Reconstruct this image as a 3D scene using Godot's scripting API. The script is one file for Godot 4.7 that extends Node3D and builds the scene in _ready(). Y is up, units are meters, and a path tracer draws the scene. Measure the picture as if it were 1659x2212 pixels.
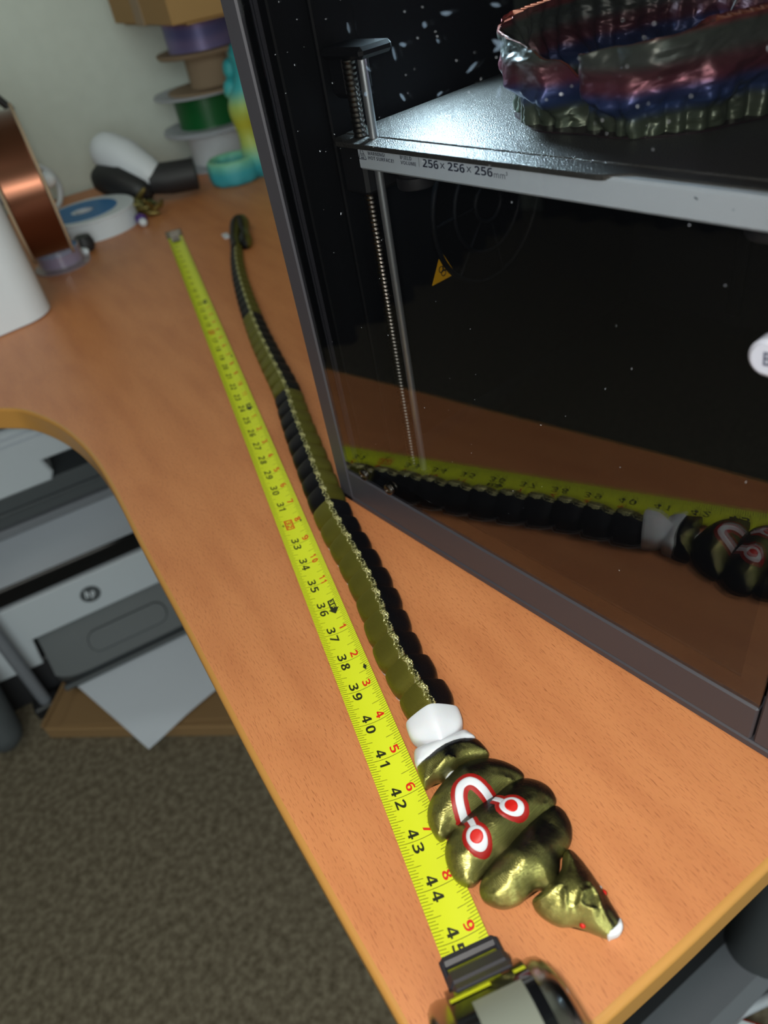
extends Node3D

# ---------------------------------------------------------------- measured outlines, in tenths of a millimetre on the desk (x, z)
const RIM_W := [2208, 1256, 2208, 1210, 2250, 1129, 2283, 1037, 2311, 965, 2349, 953, 2397, 959, 2393, 1026, 2339, 1181, 2289, 1301]
const RIM_W_M := [2307, 1287, 2366, 1156, 2407, 1028]
const COL := [2271, 1289, 2281, 1208, 2287, 1104, 2326, 1019, 2390, 960, 2446, 957, 2510, 977, 2497, 1013, 2452, 1088, 2434, 1168, 2426, 1251, 2405, 1283, 2398, 1317, 2386, 1353, 2327, 1331]
const COL_M := [2400, 1337, 2412, 1214, 2411, 1153, 2520, 1039]
const H1 := [2497, 1437, 2470, 1392, 2453, 1336, 2442, 1236, 2446, 1119, 2503, 1019, 2584, 959, 2672, 934, 2724, 942, 2736, 978, 2712, 1056, 2711, 1128, 2722, 1212, 2715, 1298, 2694, 1358, 2674, 1394, 2665, 1430, 2656, 1489, 2625, 1502, 2582, 1493, 2541, 1476]
const H1_M := [2647, 1495, 2590, 1416, 2565, 1278, 2570, 1178, 2611, 1079, 2728, 1018]
const H2 := [2736, 958, 2804, 915, 2870, 907, 2929, 934, 2947, 974, 2942, 1036, 2934, 1111, 2926, 1197, 2932, 1298, 2919, 1375, 2917, 1429, 2920, 1477, 2918, 1535, 2898, 1562, 2870, 1577, 2823, 1582, 2760, 1561, 2711, 1524, 2680, 1477, 2668, 1411, 2657, 1342, 2658, 1272, 2670, 1202, 2694, 1121, 2701, 1042]
const H2_M := [2881, 1552, 2815, 1483, 2807, 1364, 2819, 1264, 2833, 1140, 2874, 1033, 2923, 1009]
const H3 := [2946, 966, 2986, 955, 3031, 969, 3075, 998, 3116, 1056, 3128, 1119, 3131, 1158, 3160, 1202, 3185, 1258, 3179, 1308, 3141, 1341, 3131, 1396, 3122, 1452, 3089, 1512, 3041, 1545, 2994, 1557, 2955, 1539, 2925, 1482, 2914, 1380, 2917, 1292, 2915, 1207, 2915, 1124, 2921, 1034]
const H3_M := [3040, 1523, 3031, 1415, 3035, 1310, 3050, 1214, 3051, 1075]
const HD := [3126, 1111, 3147, 1090, 3206, 1096, 3272, 1113, 3318, 1128, 3372, 1143, 3419, 1163, 3475, 1184, 3507, 1207, 3513, 1248, 3491, 1288, 3449, 1310, 3367, 1346, 3312, 1397, 3250, 1419, 3193, 1421, 3162, 1404, 3161, 1371, 3172, 1311, 3175, 1257, 3165, 1197, 3138, 1151]
const HD_M := [3241, 1306, 3300, 1248, 3397, 1265, 3494, 1277]
const ARCH := [2711, 1362, 2653, 1333, 2605, 1298, 2578, 1254, 2585, 1211, 2616, 1186, 2662, 1177, 2710, 1176, 2748, 1172]
const EYE_L := [2815, 1393]
const EYE_R := [2831, 1155]
const LINK_L := [2720, 1343, 2755, 1358, 2793, 1377]
const LINK_R := [2724, 1175, 2765, 1168, 2810, 1161]
const EYES := [3388, 1330, 3373, 1154]
const SNOUT := [3476, 1186, 3506, 1208, 3513, 1245, 3490, 1287, 3482, 1281, 3493, 1239, 3486, 1209]
const BROW_A := [3324, 1188, 3379, 1204, 3414, 1233, 3445, 1250, 3488, 1253]
const BROW_B := [3346, 1301, 3397, 1281, 3416, 1262]
const BROW_C := [3329, 1330, 3343, 1354, 3377, 1336, 3471, 1304]
const BROW_D := [3349, 1202, 3329, 1253, 3346, 1290]
const BROW_E := [3194, 1412, 3214, 1349, 3232, 1287, 3213, 1216, 3160, 1135]
const BROW_F := [3265, 1298, 3304, 1341, 3328, 1385]
const PATH := [1959, 952, 1749, 881, 1537, 800, 1110, 593, 732, 446, 354, 308, -17, 149, -614, -132, -1169, -399, -1690, -663, -2350, -941, -3099, -1266, -3918, -1654, -4421, -1905, -4951, -2182, -5512, -2502, -5984, -2798]
const TAIL := [-6245, -2934, -6613, -3199, -6785, -3382, -6646, -3356, -6305, -3168, -5889, -2914]
const DESK := [-4471, 1439, -4100, 1243, -3445, 1120, -2720, 1114, -1971, 1206, -878, 1420, 168, 1613, 1528, 1877, 2328, 2015, 3008, 2127, 3619, 1601, 3706, 1072, 3793, 463]

const CAM := Vector3(0.4150, 0.3686, 0.2456)
const FLOOR_Y := -0.73
const DESK_A := Vector3(0.984, 0, 0.1785)     # along the desk
const DESK_N := Vector3(-0.1785, 0, 0.984)    # across the desk, towards its near edge
const TAPE_0 := Vector3(-0.7607, 0, -0.2464)
const TAPE_U := Vector3(0.9261, 0, 0.3773)
const TAPE_R := Vector3(0.3773, 0, -0.9261)

var rng := RandomNumberGenerator.new()
var M := {}
var used := {}


# ================================================================ mesh builder
class Mb:
	var P := PackedVector3Array()
	var U := PackedVector2Array()
	var C := PackedColorArray()
	var I := PackedInt32Array()
	var tint := Color.WHITE

	func v(p: Vector3, u := Vector2.ZERO) -> int:
		P.append(p)
		U.append(u)
		C.append(tint)
		return P.size() - 1

	func t(a: int, b: int, c: int) -> void:
		I.append(a); I.append(b); I.append(c)

	func q(a: int, b: int, c: int, d: int) -> void:
		t(a, b, c)
		t(a, c, d)

	# turns the triangles from i0 on so that they face outward (closed shape) or towards ref (open one); Godot's fronts run clockwise
	func orient(i0: int, ref := Vector3.ZERO) -> void:
		var s := 0.0
		var o := P[I[i0]]
		for k in range(i0, I.size(), 3):
			var a := P[I[k]] - o
			var b := P[I[k + 1]] - o
			var c := P[I[k + 2]] - o
			if ref == Vector3.ZERO:
				s += a.dot(b.cross(c))
			else:
				s += (b - a).cross(c - a).dot(ref)
		if s > 0.0:
			for k in range(i0, I.size(), 3):
				var h := I[k + 1]
				I[k + 1] = I[k + 2]
				I[k + 2] = h

	func grid(nu: int, nv: int, f: Callable, cu := false, cv := false, ref := Vector3.ZERO, keep := false) -> void:
		var i0 := I.size()
		var b := P.size()
		for j in nv + 1:
			for i in nu + 1:
				var r = f.call(i / float(nu), j / float(nv))
				if r is Vector3:
					v(r, Vector2(i / float(nu), j / float(nv)))
				else:
					v(r[0], r[1])
		for j in nv:
			for i in nu:
				var i2 := (i + 1) % nu if cu else i + 1
				var j2 := (j + 1) % nv if cv else j + 1
				var w := nu + 1
				q(b + j * w + i, b + j * w + i2, b + j2 * w + i2, b + j2 * w + i)
		if not keep:
			orient(i0, ref)

	func box(xf: Transform3D, s: Vector3, ch := 0.0) -> void:
		var i0 := I.size()
		var h := s * 0.5
		ch = minf(ch, minf(h.x, minf(h.y, h.z)) * 0.95)
		var id := {}
		for sx in [-1, 1]:
			for sy in [-1, 1]:
				for sz in [-1, 1]:
					var g := Vector3(sx, sy, sz)
					for ax in 3:
						var p := Vector3(sx * (h.x - ch), sy * (h.y - ch), sz * (h.z - ch))
						p[ax] = g[ax] * h[ax]
						id[[sx, sy, sz, ax]] = v(xf * p, Vector2(p[(ax + 1) % 3], p[(ax + 2) % 3]))
		for ax in 3:
			for s0 in [-1, 1]:
				var c := []
				for e in [[-1, -1], [1, -1], [1, 1], [-1, 1]]:
					var g := [0, 0, 0]
					g[ax] = s0; g[(ax + 1) % 3] = e[0]; g[(ax + 2) % 3] = e[1]
					c.append(id[[g[0], g[1], g[2], ax]])
				if s0 > 0: q(c[0], c[1], c[2], c[3])
				else: q(c[3], c[2], c[1], c[0])
		if ch > 0.0:
			for ax in 3:
				var a1 := (ax + 1) % 3
				var a2 := (ax + 2) % 3
				for e in [[-1, -1], [1, -1], [1, 1], [-1, 1]]:
					var g0 := [0, 0, 0]
					g0[ax] = -1; g0[a1] = e[0]; g0[a2] = e[1]
					var g1 := g0.duplicate()
					g1[ax] = 1
					var k := [id[[g0[0], g0[1], g0[2], a1]], id[[g1[0], g1[1], g1[2], a1]], id[[g1[0], g1[1], g1[2], a2]], id[[g0[0], g0[1], g0[2], a2]]]
					if e[0] * e[1] > 0: q(k[3], k[2], k[1], k[0])
					else: q(k[0], k[1], k[2], k[3])
			for sx in [-1, 1]:
				for sy in [-1, 1]:
					for sz in [-1, 1]:
						var k := [id[[sx, sy, sz, 0]], id[[sx, sy, sz, 1]], id[[sx, sy, sz, 2]]]
						if sx * sy * sz > 0: t(k[0], k[1], k[2])
						else: t(k[2], k[1], k[0])
		orient(i0)

	func lathe(xf: Transform3D, prof: Array, seg := 32, a0 := 0.0, a1 := TAU) -> void:   # prof: Vector2(radius, height)
		var full := absf(a1 - a0 - TAU) < 1e-4
		grid(seg, prof.size() - 1, func(u, w):
			var k := int(round(w * (prof.size() - 1)))
			var a: float = a0 + (a1 - a0) * u
			return [xf * Vector3(prof[k].x * cos(a), prof[k].y, prof[k].x * sin(a)), Vector2(u, prof[k].y)], full, false)

	func tube(path: Array, rad, sides := 10, round_caps := true) -> void:   # rad: number or Array per point
		var n := path.size()
		var i0 := I.size()
		var b := P.size()
		var up := Vector3.UP
		var rings := 0
		for k in n:
			var d: Vector3 = (path[mini(k + 1, n - 1)] - path[maxi(k - 1, 0)]).normalized()
			if absf(d.dot(up)) > 0.95:
				up = Vector3.RIGHT if absf(d.x) < 0.9 else Vector3.FORWARD
			var x := d.cross(up).normalized()
			up = x.cross(d).normalized()
			var r: float = rad[k] if rad is Array else rad
			var offs := [[0.0, 1.0]]
			if round_caps and k == 0: offs = [[-1.0, 0.02], [-0.85, 0.5], [-0.5, 0.86], [0.0, 1.0]]
			elif round_caps and k == n - 1: offs = [[0.0, 1.0], [0.5, 0.86], [0.85, 0.5], [1.0, 0.02]]
			elif not round_caps and k == 0: offs = [[0.0, 0.001], [0.0, 1.0]]
			elif not round_caps and k == n - 1: offs = [[0.0, 1.0], [0.0, 0.001]]
			for o in offs:
				for i in sides:
					var a := TAU * i / sides
					v(path[k] + d * (r * o[0]) + (x * cos(a) + up * sin(a)) * (r * o[1]), Vector2(i / float(sides), k))
				rings += 1
		for k in rings - 1:
			for i in sides:
				var i2 := (i + 1) % sides
				q(b + k * sides + i, b + k * sides + i2, b + (k + 1) * sides + i2, b + (k + 1) * sides + i)
		orient(i0)

	# upright prism over a plan outline (x, z), with a chamfer round its top
	func prism(xf: Transform3D, poly: PackedVector2Array, y0: float, y1: float, ch := 0.0) -> void:
		var n := poly.size()
		var area := 0.0
		for i in n:
			area += poly[i].cross(poly[(i + 1) % n])
		var sg := signf(area)
		var ins := PackedVector2Array()
		for i in n:
			var e0 := (poly[i] - poly[(i + n - 1) % n]).normalized()
			var e1 := (poly[(i + 1) % n] - poly[i]).normalized()
			var m := (Vector2(-e0.y, e0.x) + Vector2(-e1.y, e1.x)).normalized() * sg
			ins.append(poly[i] + m * ch / maxf(0.4, m.dot(Vector2(-e1.y, e1.x) * sg)))
		var rows := [[poly, y0], [poly, y1 - ch]]
		if ch > 0.0: rows.append([ins, y1])
		var b := P.size()
		for r in rows:
			for p in r[0]:
				v(xf * Vector3(p.x, r[1], p.y), p)
		for k in rows.size() - 1:
			for i in n:
				if sg > 0: q(b + k * n + i, b + k * n + (i + 1) % n, b + (k + 1) * n + (i + 1) % n, b + (k + 1) * n + i)
				else: q(b + k * n + i, b + (k + 1) * n + i, b + (k + 1) * n + (i + 1) % n, b + k * n + (i + 1) % n)
		for side in [[poly, y0, -1.0], [rows[-1][0], y1, 1.0]]:
			var pl: PackedVector2Array = side[0]
			var tr := Geometry2D.triangulate_polygon(pl)
			var c := P.size()
			for p in pl:
				v(xf * Vector3(p.x, side[1], p.y), p)
			for k in range(0, tr.size(), 3):
				var w := (pl[tr[k + 1]] - pl[tr[k]]).cross(pl[tr[k + 2]] - pl[tr[k]])
				if w * side[2] > 0: t(c + tr[k], c + tr[k + 1], c + tr[k + 2])
				else: t(c + tr[k], c + tr[k + 2], c + tr[k + 1])

	func _flip_if(a: int, b: int, yes: bool) -> void:
		if yes:
			for k in range(a, b, 3):
				var h := I[k + 1]
				I[k + 1] = I[k + 2]
				I[k + 2] = h

	func mesh(crease := 40.0, colorf = null) -> ArrayMesh:
		var nf := I.size() / 3
		var fn := PackedVector3Array()
		fn.resize(nf)
		for k in nf:
			var a := P[I[k * 3]]
			fn[k] = (P[I[k * 3 + 2]] - a).cross(P[I[k * 3 + 1]] - a)
		var arr := []
		arr.resize(Mesh.ARRAY_MAX)
		if crease >= 180.0:
			var N := PackedVector3Array()
			N.resize(P.size())
			# points in the same place share their normal (seams of closed grids)
			var at := {}
			var who := PackedInt32Array()
			who.resize(P.size())
			for i in P.size():
				var key := Vector3i((P[i] * 50000.0).round())
				if not at.has(key): at[key] = i
				who[i] = at[key]
			for k in nf * 3:
				N[who[I[k]]] += fn[k / 3]
			for i in P.size():
				N[i] = N[who[i]].normalized()
				if N[i] == Vector3.ZERO: N[i] = Vector3.UP
			if colorf != null:
				for i in P.size():
					C[i] = colorf.call(P[i], N[i])
			arr[Mesh.ARRAY_VERTEX] = P
			arr[Mesh.ARRAY_NORMAL] = N
			arr[Mesh.ARRAY_TEX_UV] = U
			arr[Mesh.ARRAY_COLOR] = C
			arr[Mesh.ARRAY_INDEX] = I
		else:
			var V := PackedVector3Array()
			var N := PackedVector3Array()
			var T := PackedVector2Array()
			var K := PackedColorArray()
			var around := {}
			var keys := []
			if crease > 0.0:
				keys.resize(P.size())
				for i in P.size():
					keys[i] = Vector3i((P[i] * 50000.0).round())
				for k in I.size():
					var key = keys[I[k]]
					if around.has(key): around[key].append(k / 3)
					else: around[key] = PackedInt32Array([k / 3])
			var lim := cos(deg_to_rad(crease))
			for k in nf:
				var n0 := fn[k].normalized()
				for e in 3:
					var i := I[k * 3 + e]
					var n := n0
					if crease > 0.0:
						n = Vector3.ZERO
						for o in around[keys[i]]:
							if fn[o].normalized().dot(n0) >= lim: n += fn[o]
						n = n.normalized()
						if n == Vector3.ZERO: n = n0
					V.append(P[i]); N.append(n); T.append(U[i])
					K.append(colorf.call(P[i], n) if colorf != null else C[i])
			arr[Mesh.ARRAY_VERTEX] = V
			arr[Mesh.ARRAY_NORMAL] = N
			arr[Mesh.ARRAY_TEX_UV] = T
			arr[Mesh.ARRAY_COLOR] = K
		var m := ArrayMesh.new()
		m.add_surface_from_arrays(Mesh.PRIMITIVE_TRIANGLES, arr)
		return m


# a low dome over a measured outline: height from the distances to its outline and to its crest line
class Dome:
	var out := PackedVector2Array()
	var crest := PackedVector2Array()
	var hs := PackedFloat32Array()
	var base := 0.006
	var power := 0.72
	var grain := 0.0
	var ridges := []      # [polyline, amount, width]

	func seg(p: Vector2, a: Vector2, b: Vector2) -> Vector2:
		return Geometry2D.get_closest_point_to_segment(p, a, b)

	func edge(p: Vector2) -> float:
		var d := 1e9
		var n := out.size()
		for i in n:
			d = minf(d, p.distance_squared_to(seg(p, out[i], out[(i + 1) % n])))
		return sqrt(d)

	func near(p: Vector2) -> Array:   # [nearest crest point, height of the crest there, blended so that it runs on smoothly]
		if crest.size() == 1: return [crest[0], hs[0]]
		var best := 1e9
		var at := crest[0]
		var sw := 0.0
		var sh := 0.0
		for i in crest.size() - 1:
			var c := seg(p, crest[i], crest[i + 1])
			var d := p.distance_to(c)
			var w := c.distance_to(crest[i]) / maxf(1e-6, crest[i].distance_to(crest[i + 1]))
			var k := 1.0 / pow(d + 0.0006, 3.0)
			sw += k
			sh += k * lerpf(hs[i], hs[i + 1], w)
			if d < best:
				best = d
				at = c
		return [at, sh / sw]

	func h(p: Vector2) -> float:
		var c := near(p)
		var dm := p.distance_to(c[0])
		var d := edge(p)
		var t := dm / maxf(1e-6, dm + d)
		var y: float = base + (c[1] - base) * pow(maxf(0.0, 1.0 - t * t), power)
		for r in ridges:
			var e := 1e9
			for i in r[0].size() - 1:
				e = minf(e, p.distance_to(seg(p, r[0][i], r[0][i + 1])))
			y += r[1] * exp(-(e / r[2]) ** 2) * smoothstep(0.0, 0.003, d)
		return y


# ================================================================ naming
func numbered(n: String) -> String:
	if not used.has(n):
		used[n] = 0
		return n
	used[n] += 1
	return "%s_%03d" % [n, used[n]]


func thing(n: String, label: String, cat: String, at := Vector3.ZERO, group := "") -> Node3D:
	var o := Node3D.new()
	o.name = numbered(n)
	add_child(o)
	o.position = at
	tag(o, label, cat, group)
	return o


func tag(o: Node3D, label: String, cat: String, group := "") -> void:
	o.set_meta("label", label)
	o.set_meta("category", cat)
	if group: o.set_meta("group", group)


func part(n: String, me: Mesh, m: Material, parent: Node3D, label := "") -> MeshInstance3D:
	var o := MeshInstance3D.new()
	o.mesh = me
	o.material_override = m
	o.name = numbered(n) if parent == self else n
	parent.add_child(o, true)
	if label: o.set_meta("label", label)
	return o


func structure(n: String, me: Mesh, m: Material, label: String) -> MeshInstance3D:
	var o := part(n, me, m, self)
	o.set_meta("kind", "structure")
	o.set_meta("label", label)
	return o


func stuff(o: Node3D) -> Node3D:
	o.set_meta("kind", "stuff")
	return o


# ================================================================ small helpers
func P2(a: Array) -> PackedVector2Array:
	var r := PackedVector2Array()
	for i in range(0, a.size(), 2):
		r.append(Vector2(a[i], a[i + 1]) * 1e-4)
	return r


func smooth2(p: PackedVector2Array, n: int, closed := true) -> PackedVector2Array:   # Catmull-Rom, then n even steps
	var d := PackedVector2Array()
	var c := p.size()
	for i in (c if closed else c - 1):
		var a := p[(i + c - 1) % c] if closed else p[maxi(i - 1, 0)]
		var b := p[i]
		var e := p[(i + 1) % c]
		var f := p[(i + 2) % c] if closed else p[mini(i + 2, c - 1)]
		for k in 12:
			d.append(b.cubic_interpolate(e, a, f, k / 12.0))
	if not closed: d.append(p[c - 1])
	else: d.append(d[0])
	var len := PackedFloat32Array([0.0])
	for i in range(1, d.size()):
		len.append(len[i - 1] + d[i].distance_to(d[i - 1]))
	var r := PackedVector2Array()
	var j := 0
	var steps := n if closed else n - 1
	for k in n:
		var s := len[len.size() - 1] * k / steps
		while j < d.size() - 2 and len[j + 1] < s: j += 1
		r.append(d[j].lerp(d[j + 1], clampf((s - len[j]) / maxf(1e-9, len[j + 1] - len[j]), 0, 1)))
	return r


func xz(p: Vector2, y := 0.0) -> Vector3:
	return Vector3(p.x, y, p.y)


func at(p: Vector3, b := Basis.IDENTITY) -> Transform3D:
	return Transform3D(b, p)


func frame(x: Vector3) -> Basis:   # x along, y up
	x = x.normalized()
	return Basis(x, Vector3.UP, x.cross(Vector3.UP).normalized())


func boxm(s: Vector3, ch := 0.0, xf := Transform3D.IDENTITY) -> ArrayMesh:
	var b := Mb.new()
	b.box(xf, s, ch)
	return b.mesh(0.0)


func rounded_rect(w: float, d: float, r: float, n := 6) -> PackedVector2Array:
	var p := PackedVector2Array()
	for c in 4:
		var o := Vector2([1, -1, -1, 1][c] * (w / 2 - r), [1, 1, -1, -1][c] * (d / 2 - r))
		for k in n + 1:
			var a := PI / 2 * (c + k / float(n))
			p.append(o + Vector2(cos(a), sin(a)) * r)
	return p


func mat(n: String, c: Color, rough := 0.6, metal := 0.0, spec := 0.5) -> StandardMaterial3D:
	var m := StandardMaterial3D.new()
	m.resource_name = n
	m.albedo_color = c
	m.roughness = rough
	m.metallic = metal
	m.metallic_specular = spec
	M[n] = m
	return m


var glyphs := {}
func text(s: String, bold := true) -> Array:   # [triangles as points with the cap height 1 and the start at 0, width]
	var key := s + str(bold)
	if glyphs.has(key): return glyphs[key]
	var f := SystemFont.new()
	f.font_names = PackedStringArray(["Droid Sans"])
	f.font_weight = 700 if bold else 400
	var tm := TextMesh.new()
	tm.font = f
	tm.text = s
	tm.font_size = 32
	tm.pixel_size = 1.0
	tm.depth = 0.0
	tm.curve_step = 2.0
	tm.horizontal_alignment = HORIZONTAL_ALIGNMENT_LEFT
	var pts := PackedVector2Array()
	var lo := Vector2(1e9, 1e9)
	var hi := -lo
	for k in tm.get_surface_count():
		var a := tm.surface_get_arrays(k)
		var v: PackedVector3Array = a[Mesh.ARRAY_VERTEX]
		var ix = a[Mesh.ARRAY_INDEX]
		var seq: PackedInt32Array = ix if ix != null and ix.size() else PackedInt32Array(range(v.size()))
		for i in seq:
			var p := Vector2(v[i].x, v[i].y)
			pts.append(p)
			lo = lo.min(p)
			hi = hi.max(p)
	var cap := maxf(1e-3, hi.y - lo.y)
	for i in pts.size():
		pts[i] = (pts[i] - lo) / cap
	glyphs[key] = [pts, (hi.x - lo.x) / cap]
	return glyphs[key]


# lays lettering on a surface; place(x, y) takes it from the letters' plane to the place
func letters(b: Mb, s: String, place: Callable, ref: Vector3, bold := true) -> void:
	var g := text(s, bold)
	var pts: PackedVector2Array = g[0]
	var i0 := b.I.size()
	for k in range(0, pts.size(), 3):
		var i := b.v(place.call(pts[k].x, pts[k].y))
		var j := b.v(place.call(pts[k + 1].x, pts[k + 1].y))
		var l := b.v(place.call(pts[k + 2].x, pts[k + 2].y))
		var n := (b.P[j] - b.P[i]).cross(b.P[l] - b.P[i])
		if n.length() < 1e-14: continue
		if n.dot(ref) > 0: b.t(i, l, j)
		else: b.t(i, j, l)


# ================================================================ textures
func noise_image(w: int, h: int, freq: float, octaves: int, sd: int, type := FastNoiseLite.TYPE_SIMPLEX_SMOOTH) -> Image:
	var n := FastNoiseLite.new()
	n.seed = sd
	n.noise_type = type
	n.frequency = freq
	n.fractal_octaves = octaves
	return n.get_seamless_image(w, h)


func ramp_image(src: Image, stops: Array) -> Image:   # grey to colours; stops: [position, Color]
	var out := Image.create(src.get_width(), src.get_height(), false, Image.FORMAT_RGB8)
	var lut := []
	for i in 256:
		var x := i / 255.0
		var c: Color = stops[0][1]
		for k in stops.size() - 1:
			if x >= stops[k][0]:
				c = stops[k][1].lerp(stops[k + 1][1], clampf((x - stops[k][0]) / (stops[k + 1][0] - stops[k][0]), 0, 1))
		lut.append(c)
	for y in src.get_height():
		for x in src.get_width():
			out.set_pixel(x, y, lut[int(src.get_pixel(x, y).r * 255.0)])
	return out


func wood_texture() -> ImageTexture:   # beech: soft streaks and short dark flecks along u; 0.32 m a side
	var s := noise_image(96, 512, 0.02, 4, 11)
	var im := ramp_image(s, [[0.0, Color(0.755, 0.475, 0.295)], [0.5, Color(0.790, 0.510, 0.320)], [1.0, Color(0.815, 0.535, 0.340)]])
	var pad := Image.create(108, 576, false, Image.FORMAT_RGB8)
	for y in 576:
		for x in 108: pad.set_pixel(x, y, im.get_pixel((x + 90) % 96, (y + 480) % 512))
	pad.resize(2304, 2304, Image.INTERPOLATE_CUBIC)
	im = pad.get_region(Rect2i(128, 128, 2048, 2048))
	var r := RandomNumberGenerator.new()
	r.seed = 5
	for k in 128 * 160:
		var x := (k % 128) * 16 + r.randi_range(-9, 9) + 2048
		var y := int(k / 128) * 2048 / 160 + r.randi_range(-8, 8) + 2048
		var l := r.randi_range(12, 34)
		var deep := r.randf_range(0.02, 0.22)
		var thick := r.randf_range(0.5, 1.35)
		for i in l:
			var e := sin(PI * (i + 0.5) / l)
			for j in range(-1, 3):
				var cover := clampf(thick * e - absf(j - 0.5) + 0.5, 0, 1) * deep
				if cover <= 0.01: continue
				var px := (x + i) & 2047
				var py := (y + j + int(i * 0.04)) & 2047
				var c := im.get_pixel(px, py)
				im.set_pixel(px, py, Color(c.r * (1 - cover * 0.75), c.g * (1 - cover), c.b * (1 - cover * 1.1)))
	return ImageTexture.create_from_image(im)


func stripes() -> ImageTexture:   # eight printed layers per repeat, each a little uneven, as relief
	var n := noise_image(128, 128, 0.09, 3, 17)
	var im := Image.create(128, 128, false, Image.FORMAT_RGB8)
	for y in 128:
		for x in 128:
			var w := n.get_pixel(x, y).r
			var f := fposmod(y / 16.0 + (w - 0.5) * 0.5, 1.0)
			var g := sqrt(maxf(0.0, 1.0 - pow(f * 2.0 - 1.0, 2.0))) * (0.72 + 0.28 * w)
			im.set_pixel(x, y, Color(g, g, g))
	return ImageTexture.create_from_image(im)


# ================================================================ the scene
func _ready() -> void:
	rng.seed = 7
	setup_camera_and_light()
	make_materials()
	build_room()
	build_desk()
	build_printer()
	build_sculpture()
	build_snake()
	build_tape()
	build_far_things()
	build_under_desk()


func setup_camera_and_light() -> void:
	var cam := Camera3D.new()
	cam.name = "camera"
	cam.transform = Transform3D(Basis(Vector3(0.6578, -0.1549, -0.7371), Vector3(-0.4003, 0.7571, -0.5163), Vector3(0.6380, 0.6347, 0.4360)).orthonormalized(), CAM)
	cam.fov = 70.01
	cam.near = 0.02
	cam.far = 20.0
	var at_ := CameraAttributesPhysical.new()
	at_.frustum_focal_length = 17.135
	at_.frustum_focus_distance = 0.43
	at_.frustum_near = 0.02
	at_.frustum_far = 20.0
	at_.exposure_aperture = 4.5
	cam.attributes = at_
	add_child(cam)
	cam.current = true
	var env := Environment.new()
	env.background_mode = Environment.BG_COLOR
	env.background_color = Color(0, 0, 0)
	env.tonemap_mode = Environment.TONE_MAPPER_LINEAR
	env.tonemap_exposure = 1.0
	env.sdfgi_enabled = true
	env.ssao_enabled = true
	env.ssil_enabled = true
	var we := WorldEnvironment.new()
	we.name = "environment"
	we.environment = env
	add_child(we)
	# the flash of the telephone that took the picture, beside its lens
	var flash := OmniLight3D.new()
	flash.name = "phone_flash"
	flash.position = CAM - cam.transform.basis.x * 0.020 + cam.transform.basis.y * 0.012
	flash.light_energy = 0.145
	flash.light_color = Color(1.0, 0.975, 0.94)
	flash.light_size = 0.006
	flash.omni_range = 8.0
	flash.omni_attenuation = 2.0
	flash.shadow_enabled = true
	add_child(flash)
	# an added, unseen ceiling lamp: a glowing panel and its soft fill light
	var lamp := AreaLight3D.new()
	lamp.name = "ceiling_fill_light"
	lamp.area_size = Vector2(1.3, 1.3)
	lamp.light_energy = 0.34
	lamp.light_color = Color(1.0, 0.98, 0.93)
	lamp.area_range = 8.0
	lamp.position = DESK_A * 0.35 + DESK_N * 1.0 + Vector3(0, 1.66, 0)
	lamp.rotation = Vector3(-PI / 2, 0, 0)
	lamp.shadow_enabled = true
	add_child(lamp)
	# fill light from an added, unseen window behind the camera
	var window_fill := AreaLight3D.new()
	window_fill.name = "added_window_light"
	window_fill.area_size = Vector2(1.5, 1.2)
	window_fill.light_energy = 3.5
	window_fill.light_color = Color(0.95, 1.0, 0.985)
	window_fill.area_range = 8.0
	window_fill.transform = Transform3D(Basis(DESK_A.cross(Vector3.UP).normalized() * -1.0, Vector3.UP, DESK_A), DESK_A * 2.27 + DESK_N * 0.75 + Vector3(0, 0.75, 0))
	window_fill.shadow_enabled = true
	add_child(window_fill)


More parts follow.
